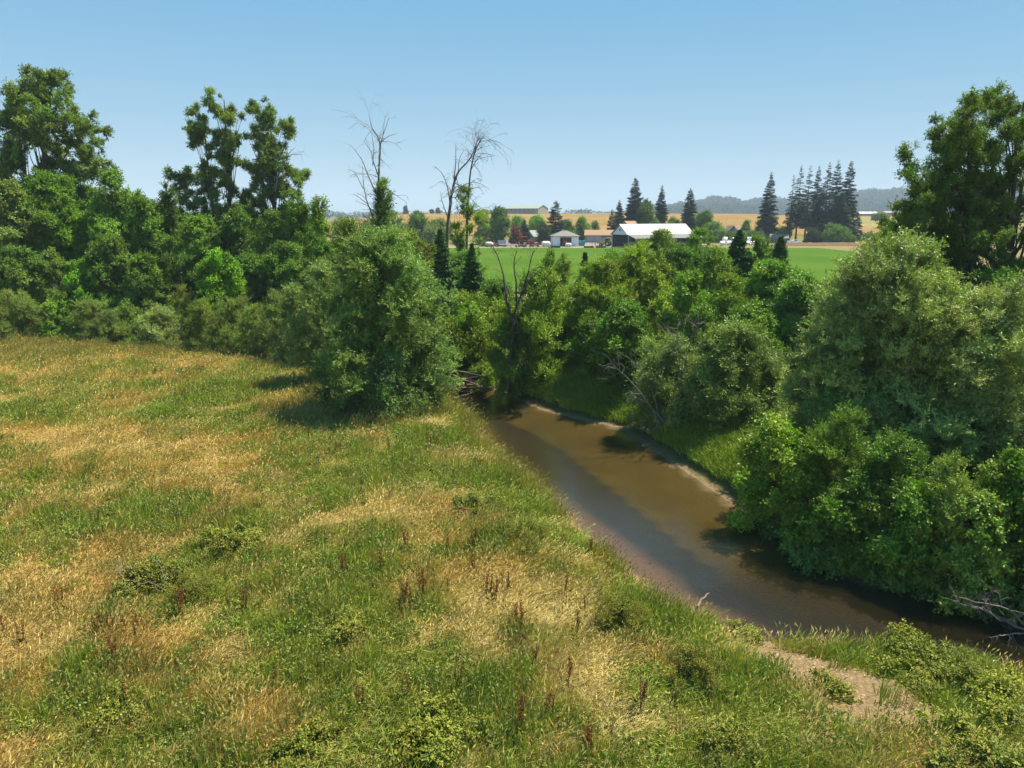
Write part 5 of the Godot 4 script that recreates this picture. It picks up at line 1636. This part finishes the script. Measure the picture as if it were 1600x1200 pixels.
	for k in 14:
		var b := MB.new()
		var l := r.randf_range(2.2, 4.6)
		var a := r.randf_range(-0.9, 0.7)
		var mid := Vector3(c.x + r.randf_range(-0.9, 0.9), c.y + 0.15 + (k / 4) * 0.5 + r.randf() * 0.35, c.z + r.randf_range(-0.7, 0.7))
		var d := Vector3(cos(a), r.randf_range(-0.3, 0.3), sin(a)) * l * 0.5
		b.tube(curved(mid - d, mid + d, ball(r) * 0.12, 5, r, 0.05), taper(5, r.randf_range(0.05, 0.13), 0.03), 7, Color(0.75, 0.62, 0.52) * r.randf_range(0.6, 1.1))
		var o := part("driftwood_log", b.mesh(), M.dead_bark)
		tag(o, "grey log in the %s layer of the driftwood heap at the creek's far bend" % ["lowest", "second", "third", "topmost"][k / 4], "log", "logs of the driftwood heap")
	for q in [[762, 606, 1.6, 0.1, "half-sunk driftwood log below the driftwood heap"], [1098, 948, 1.0, -0.9, "pale stick on the mud at the near water's edge"]]:
		var p := on_ground(q[0], q[1])
		p.y = maxf(p.y, WATER) + 0.06
		var d: Vector3 = Vector3(cos(q[3]), 0.08, sin(q[3])) * q[2] * 0.5
		var b := MB.new()
		b.tube(curved(p - d, p + d, Vector3(0, 0.05, 0), 5, r, 0.04), taper(5, 0.05 * q[2], 0.02), 7, Color.WHITE)
		tag(part("driftwood", b.mesh(), M.dead_bark), q[4], "log")


# ---------------------------------------------------------------- plants of the meadow

func meadow_plants() -> void:
	# pixel of the foot, width and height in pixels, colour, spray
	for t in [
		[236, 920, 100, 62, Color(0.075, 0.15, 0.025), "dark green bramble bush with pale dead canes on the left meadow"],
		[362, 862, 100, 58, Color(0.10, 0.19, 0.03), "light green bramble patch right of the dark bramble bush"],
		[300, 935, 70, 40, Color(0.085, 0.17, 0.028), "small bramble sprawl below the light green patch"],
		[672, 1168, 150, 70, Color(0.13, 0.23, 0.025), "yellow-green leafy bush at the bottom of the meadow"],
		[480, 1178, 110, 50, Color(0.105, 0.19, 0.03), "low leafy bush left of the yellow-green one at the bottom edge"],
		[965, 985, 105, 76, Color(0.07, 0.125, 0.03), "dark weedy bush on the bank just left of the water"],
		[1085, 1075, 110, 80, Color(0.075, 0.115, 0.035), "greyish weedy bush between the dry grass and the gravel slope"],
		[820, 855, 90, 48, Color(0.085, 0.165, 0.035), "green weedy bush on the bank's brow beside the middle of the creek"],
		[740, 800, 80, 40, Color(0.085, 0.15, 0.04), "grey-green weed clump on the brow of the bank"],
		[1140, 1178, 110, 60, Color(0.08, 0.15, 0.03), "green weedy bush at the bottom right of the dry grass"],
		[1165, 998, 44, 26, Color(0.10, 0.19, 0.03), "small bright green tuft at the top of the gravel slope"],
		[1282, 1070, 44, 32, Color(0.12, 0.14, 0.04), "brownish green tuft in the middle of the gravel slope"],
		[1310, 1090, 40, 30, Color(0.11, 0.19, 0.03), "green tuft at the right of the gravel slope"],
		[1450, 1060, 170, 55, Color(0.13, 0.24, 0.035), "fresh green leafy bush between gravel slope and dark water"],
		[1560, 1110, 150, 66, Color(0.125, 0.225, 0.035), "fresh green leafy bush nearest the right edge by the water"],
		[1500, 1190, 170, 57, Color(0.11, 0.20, 0.035), "green leafy bush in the lower right corner"],
		[190, 1120, 90, 40, Color(0.09, 0.16, 0.035), "low green weed bush in the lower left of the meadow"],
		[540, 990, 90, 42, Color(0.085, 0.155, 0.03), "green weed bush in the meadow left of the dry strip"],
	]:
		var r := seeded(int(t[0] * 3 + t[1]))
		var p := on_ground(t[0], t[1])
		var s := -p.z / forward_of(t[1]) / FOCAL
		var wide: float = t[2] * s * 1.2
		var tall: float = t[3] * s * 0.72
		var o := thing("meadow_bush", t[5], "bush", p)
		var masses := lobes("mound", 0.0, tall, wide * 1.15, 12, 0.16, 0.42, r)
		woody(o, masses, tall, 0.03, 0.0, 5, 0, M.bark, r)
		crown(o, "foliage", masses, "bramble" if t[1] % 2 == 0 else "shrub", M.leaf, (t[4] as Color).lerp(Color(0.088, 0.112, 0.032), 0.72), 0.42, 1.2, 0.9, -0.12, r, 0.0)
		if t[0] == 236:
			var b := MB.new()
			for k in 12:
				var a := r.randf() * TAU
				b.tube(curved(Vector3(r.randf_range(-0.8, 0.8), 0, 0.3), Vector3(cos(a) * 1.2, tall * r.randf_range(0.5, 1.1), sin(a) * 0.6 + 0.4), Vector3(0, 0.3, 0), 4, r, 0.05), taper(4, 0.014, 0.006), 4, Color(1.6, 1.5, 1.3))
			part("dead_canes", b.mesh(), M.dead_bark, o)
	# dock: upright stalks of rust-red seed, one plant after another
	var protos := []
	for v in 3:
		var r := seeded(200 + v)
		var o := thing("dock_plant", "", "weed")
		var s := MB.new()
		var n := MB.new()
		var l := MB.new()
		for k in 2 + v:
			var lean := Vector3(r.randf_range(-0.14, 0.14), 0, r.randf_range(-0.14, 0.14))
			var h := r.randf_range(0.75, 1.05)
			var foot := Vector3(r.randf_range(-0.12, 0.12), -0.05, r.randf_range(-0.12, 0.12))
			var top := foot + Vector3(0, h, 0) + lean
			s.tube(PackedVector3Array([foot, top]), PackedFloat32Array([0.012, 0.006]), 4, Color(0.22, 0.09, 0.04))
			for j in 34:
				var t := r.randf_range(0.42, 1.0)
				var d := (ball(r) + Vector3(0, 0.9, 0)).normalized()
				var g := r.randf_range(0.6, 1.3)
				n.leaf(foot.lerp(top, t) + ball(r) * 0.028, d, d.cross(ball(r)).normalized(), 0.06, 0.016, 0.6, Color(0.17 * g, 0.062 * g, 0.024 * g))
		for j in 7:
			var d := (ball(r) + Vector3(0, 0.8, 0)).normalized()
			l.leaf(Vector3(0, 0.05 + 0.3 * r.randf(), 0), d, d.cross(ball(r)).normalized(), 0.3, 0.045, 0.4, Color(0.13, 0.14, 0.03))
		part("stalks", s.mesh(), M.paint, o)
		part("seed_heads", n.mesh(), M.grass, o)
		part("leaves", l.mesh(), M.grass, o)
		protos.append(o)
	var rr := seeded(77)
	var spots := []
	for q in [[8, 1000], [40, 1010], [150, 830], [485, 695], [530, 712], [670, 705], [612, 708], [95, 960], [180, 1000], [192, 1006], [220, 1000], [275, 965], [362, 960], [385, 958], [190, 1045], [205, 1110], [640, 950], [655, 945], [700, 935], [762, 935], [768, 945], [815, 1000], [820, 1020], [832, 1046], [805, 975], [812, 985], [640, 870], [700, 870], [736, 862], [745, 900], [660, 925], [590, 900], [545, 905], [900, 1000], [860, 1130], [915, 1175], [930, 1190], [720, 1080], [150, 1005], [885, 940], [880, 860], [920, 870], [668, 690], [680, 700], [1000, 1110], [430, 1085]]:
		spots.append(on_ground(q[0] + rr.randf_range(-3, 3), q[1]))
	for k in 9:
		spots.append(on_ground(rr.randf_range(560, 1000), rr.randf_range(840, 1180)))
	var made := {}
	for k in spots.size():
		var p: Vector3 = spots[k]
		if creek_at(p.x, p.z).x < 1.5:
			continue
		var v := k % 3
		var o: Node3D = protos[v]
		if made.has(v):
			o = protos[v].duplicate()
			o.name = numbered("dock_plant")
			add_child(o)
		made[v] = true
		o.position = p
		o.rotation.y = rr.randf() * TAU
		o.scale = Vector3.ONE * rr.randf_range(0.75, 1.15)
		var where := ""
		var nearest := 1e9
		for q in [[40, 1000, "in the orange-gold grass at the photo's left edge"], [190, 1030, "below the orange-gold patch at lower left"], [150, 830, "by the green strip above the dark bramble bush"], [510, 705, "in the straw patch under the central willow's shadow"], [650, 705, "on the grassy rise just left of the creek"], [280, 962, "just below the dark bramble bush"], [375, 960, "below the light green bramble patch"], [650, 870, "at the upper end of the dry strip"], [740, 865, "at the right of the dry strip's upper end"], [650, 940, "left of the dry strip's middle"], [760, 935, "in the middle of the dry strip"], [820, 1010, "in the dry strip below its middle"], [890, 880, "between dry strip and bank weeds"], [905, 990, "right of the dry strip's middle"], [880, 1140, "in the dry strip at the photo's bottom"], [720, 1090, "near the yellow-green bush at the bottom"], [600, 1000, "in the green grass left of the dry strip"], [1000, 1110, "beside the greyish weedy bush near the gravel"], [440, 1085, "in the green grass at the lower left centre"]]:
			var l := on_level(q[0], q[1], 0.0).distance_to(p)
			if l < nearest:
				nearest = l
				where = q[2]
		tag(o, "rust-red dock plant " + where, "weed", "rust-red dock plants in the meadow")


# ---------------------------------------------------------------- grass and ground cover

func grasses() -> void:
	var kinds := {
		"dry": [clump(301, 50, 0.34, 0.46, 0.009, 1.1, 0.25, Color(1.1, 0.9, 0.8)), clump(302, 50, 0.36, 0.42, 0.009, 1.5, 0.2, Color(1.1, 0.9, 0.8))],
		"green": [clump(303, 44, 0.32, 0.46, 0.011, 0.55, 0.1, Color(2.0, 1.3, 1.3)), clump(304, 44, 0.34, 0.40, 0.012, 0.8, 0.1, Color(2.0, 1.3, 1.3))],
		"seed": [clump(305, 32, 0.32, 1.0, 0.010, 0.35, 0.65, Color(2.6, 1.35, 1.0)), clump(306, 32, 0.34, 0.9, 0.010, 0.45, 0.6, Color(2.6, 1.35, 1.0))],
		"weed": [clump(307, 20, 0.28, 0.5, 0.008, 0.4, 0.0, Color.WHITE, 0.9), clump(308, 20, 0.3, 0.42, 0.008, 0.5, 0.0, Color.WHITE, 0.95)],
		"reed": [clump(309, 34, 0.30, 0.95, 0.016, 0.5, 0.08, Color(2.2, 1.4, 1.2)), clump(310, 34, 0.32, 0.85, 0.016, 0.6, 0.08, Color(2.2, 1.4, 1.2))],
	}
	var buf := {}
	for k in kinds:
		buf[k] = [PackedFloat32Array(), PackedFloat32Array()]
	var r := seeded(9)
	var z := -10.5
	while z > -76.0:
		# rows thin out and tufts grow with distance
		var far := -z
		var gap := lerpf(0.25, 0.52, smoothstep(12.0, 60.0, far))
		var half := far * 0.80 + 6.0
		var x := -half
		while x < minf(half, 24.0):
			x += gap * r.randf_range(0.6, 1.4)
			var p := Vector2(x + r.randf_range(-0.2, 0.2), z + r.randf_range(-0.25, 0.25))
			var c := creek_at(p.x, p.y)
			if c.y > 0.0 or c.x < (0.9 if p.y > -31.0 and p.x < 8.5 else 0.15):
				continue
			var edge := -p.y - 0.12 * (p.x + 30.0)
			if edge > 70.5:
				continue
			var bar := gravel_bar(p.x, p.y)
			if r.randf() < bar * 0.96:
				continue
			var dry := dryness(p.x, p.y)
			var lush := wild.get_noise_2d(p.x * 0.23 + 90.0, p.y * 0.23)
			var kind := "dry" if r.randf() < smoothstep(0.05, 1.0, dry) else "green"
			var s := gap * 2.1 * r.randf_range(0.75, 1.25) + 0.35
			var tall := 1.0 + 0.9 * lush - 0.35 * smoothstep(0.6, 1.0, dry)
			if edge > 60.0 + 4.0 * lush and r.randf() < 0.7:
				kind = "seed"
			elif c.x < 1.4 + 1.2 * lush and far > 22.0 and r.randf() < 0.55:
				kind = "seed"
			elif c.x < 2.6 and r.randf() < 0.5:
				kind = "reed"
			elif p.distance_to(Vector2(-9.5, -45.0)) < 5.5 + lush * 2.0 and r.randf() < 0.5:
				kind = "seed"
			elif kind == "green" and r.randf() < 0.30 + 0.5 * lush:
				kind = "weed"
			elif r.randf() < 0.05:
				kind = "seed"
			elif kind == "green" and dry < 0.2 and r.randf() < 0.4:
				kind = "reed"
			var f := r.randf_range(0.78, 1.2) * (1.0 + 0.35 * fine.get_noise_2d(p.x * 0.8, p.y * 0.8))
			var col := Color(0.52, 0.44, 0.19) if kind == "dry" else Color(0.29, 0.31, 0.06).lerp(Color(0.46, 0.39, 0.14), clampf(dry * 1.1 + 0.12, 0.0, 1.0))
			if kind == "dry":
				col = col.lerp(Color(0.52, 0.375, 0.13), clampf(0.3 + 1.3 * wild.get_noise_2d(p.x * 0.15, p.y * 0.15 + 50.0) + 0.4 * smoothstep(-4.0, -12.0, p.x), 0.0, 1.0))
			elif kind == "weed":
				col = Color(0.23, 0.25, 0.07).lerp(Color(0.34, 0.29, 0.13), clampf(dry, 0.0, 1.0))
			elif kind == "seed":
				col = Color(0.36, 0.28, 0.10).lerp(Color(0.27, 0.27, 0.075), r.randf())
				tall *= 0.75
			elif kind == "reed":
				col = Color(0.225, 0.29, 0.045)
				tall *= 0.7
			var b := Basis(Vector3.UP, r.randf_range(-0.7, 0.7)) * Basis.from_scale(Vector3(s, clampf(tall, 0.4, 1.7) * (0.8 + 0.25 * s), s))
			f *= 1.1
			put(buf[kind][r.randi() % 2], b, Vector3(p.x, height_from(c, p.x, p.y), p.y), Color(col.r * f, col.g * f, col.b * f))
		z -= gap
	# the bright grass and reeds on the far bank
	for k in 4200:
		var i := r.randi_range(2, 7)
		var t := r.randf()
		var a: Vector2 = creek[i][0]
		var b2: Vector2 = creek[i + 1][0]
		var d := (b2 - a).normalized()
		var p := a.lerp(b2, t) + Vector2(d.y, -d.x) * (lerpf(creek[i][1], creek[i + 1][1], t) + 1.2 + 4.0 * pow(r.randf(), 1.3))
		var c := creek_at(p.x, p.y)
		if c.y < 0.0 or c.x < 1.05 + 0.5 * fine.get_noise_2d(p.x, p.y):
			continue
		var f := r.randf_range(0.8, 1.2)
		var kind := "reed" if r.randf() < 0.85 else "seed"
		var s := r.randf_range(0.7, 1.15)
		put(buf[kind][k % 2], Basis(Vector3.UP, r.randf() * TAU) * Basis.from_scale(Vector3(s, s * r.randf_range(0.5, 0.9), s)), Vector3(p.x, height_from(c, p.x, p.y), p.y), Color(0.24 * f, 0.32 * f, 0.042 * f))
	var names := {"dry": ["golden_grass", "dry golden grass lying in patches over the meadow"], "green": ["green_grass", "short green grass covering the meadow"], "seed": ["seeding_grass", "tall grass with rusty seed heads along the bank and far meadow edge"], "weed": ["leafy_weeds", "leafy green weeds mixed through the meadow grass"], "reed": ["bank_grass", "long bright green grass along the creek banks"]}
	for k in names:
		for v in 2:
			tag(copies(names[k][0], kinds[k][v], M.grass, buf[k][v]), names[k][1], "grass", names[k][1], "stuff")
	# undergrowth on the floor of the wood and on the far bank
	var under := PackedFloat32Array()
	for k in 5200:
		var d := r.randf_range(24.0, 108.0)
		var x := r.randf_range(-0.8, 0.85) * d
		var c := creek_at(x, -d)
		var edge := d - 0.12 * (x + 30.0)
		if c.x < 1.2 or (c.y < 0.0 and edge < 72.0) or (c.y > 0.0 and c.x < 4.0 and r.randf() < 0.8):
			continue
		var s := r.randf_range(0.7, 1.5)
		var f := r.randf_range(0.7, 1.2)
		put(under, upright(Vector3(r.randf_range(-0.4, 0.4), 1, r.randf_range(-0.4, 0.4)), r.randf() * TAU) * Basis.from_scale(Vector3(s, s, s)), Vector3(x, height(x, -d), -d), Color(0.09 * f, 0.16 * f, 0.034 * f))
	for k in 2200:
		var d := r.randf_range(20.0, 75.0)
		var x := r.randf_range(18.0, 62.0)
		if creek_at(x, -d).x < 1.0 or creek_at(x, -d).y < 0.0:
			continue
		var s := r.randf_range(0.9, 1.7)
		var f := r.randf_range(0.7, 1.2)
		put(under, upright(Vector3(r.randf_range(-0.4, 0.4), 1, r.randf_range(-0.4, 0.4)), r.randf() * TAU) * Basis.from_scale(Vector3(s, s, s)), Vector3(x, height(x, -d), -d), Color(0.09 * f, 0.16 * f, 0.034 * f))
	for k in 1500:
		var i := r.randi_range(8, 13)
		var a: Vector2 = creek[i][0]
		var b2: Vector2 = creek[mini(i + 1, creek.size() - 1)][0]
		var d := (b2 - a).normalized()
		var p: Vector2 = a.lerp(b2, r.randf()) + Vector2(d.y, -d.x) * (creek[i][1] + r.randf_range(0.0, 3.5))
		var c := creek_at(p.x, p.y)
		if c.y < 0.0 or c.x < -0.5:
			continue
		var s := r.randf_range(0.5, 1.0)
		var f := r.randf_range(0.7, 1.3)
		put(under, upright(Vector3(-0.5, 1.0, 0.7) + ball(r) * 0.6, r.randf() * TAU) * Basis.from_scale(Vector3(s, s, s)), Vector3(p.x, maxf(height_from(c, p.x, p.y), WATER + 0.15) + 0.9 * r.randf() * clampf(c.x, 0.1, 1.0), p.y), Color(0.13 * f, 0.21 * f, 0.04 * f))
	tag(copies("undergrowth", SPRAY.bramble[0], M.leaf, under), "low leafy undergrowth covering the floor of the riverside wood", "undergrowth", "", "stuff")
	# pebbles and chips on the bare slope
	var stone := MB.new()
	var q := seeded(3)
	var ring := []
	for k in 6:
		ring.append(Vector3(cos(k * TAU / 6) * q.randf_range(0.7, 1.1), q.randf_range(-0.1, 0.2), sin(k * TAU / 6) * q.randf_range(0.7, 1.1)))
	for k in 6:
		stone.tri(ring[k], Vector3(0.1, 0.55, 0), ring[(k + 1) % 6], Color.WHITE)
		stone.tri(ring[k], ring[(k + 1) % 6], Vector3(0, -0.5, 0), Color.WHITE)
	var pebbles := PackedFloat32Array()
	for k in 8000:
		var x := r.randf_range(5.5, 12.5)
		var zz := r.randf_range(-23.0, -14.0)
		if r.randf() > gravel_bar(x, zz):
			continue
		var s := 0.011 + 0.04 * pow(r.randf(), 4.0)
		var f := r.randf_range(0.6, 1.5)
		put(pebbles, Basis(Vector3.UP, r.randf() * TAU) * Basis.from_scale(Vector3(s, s * 0.7, s)), Vector3(x, height(x, zz) + s * 0.2, zz), Color(0.22 * f, 0.165 * f, 0.095 * f))
	tag(copies("gravel", stone.mesh(), M.stone, pebbles), "loose pale gravel on the bare slope beside the water", "gravel", "", "stuff")
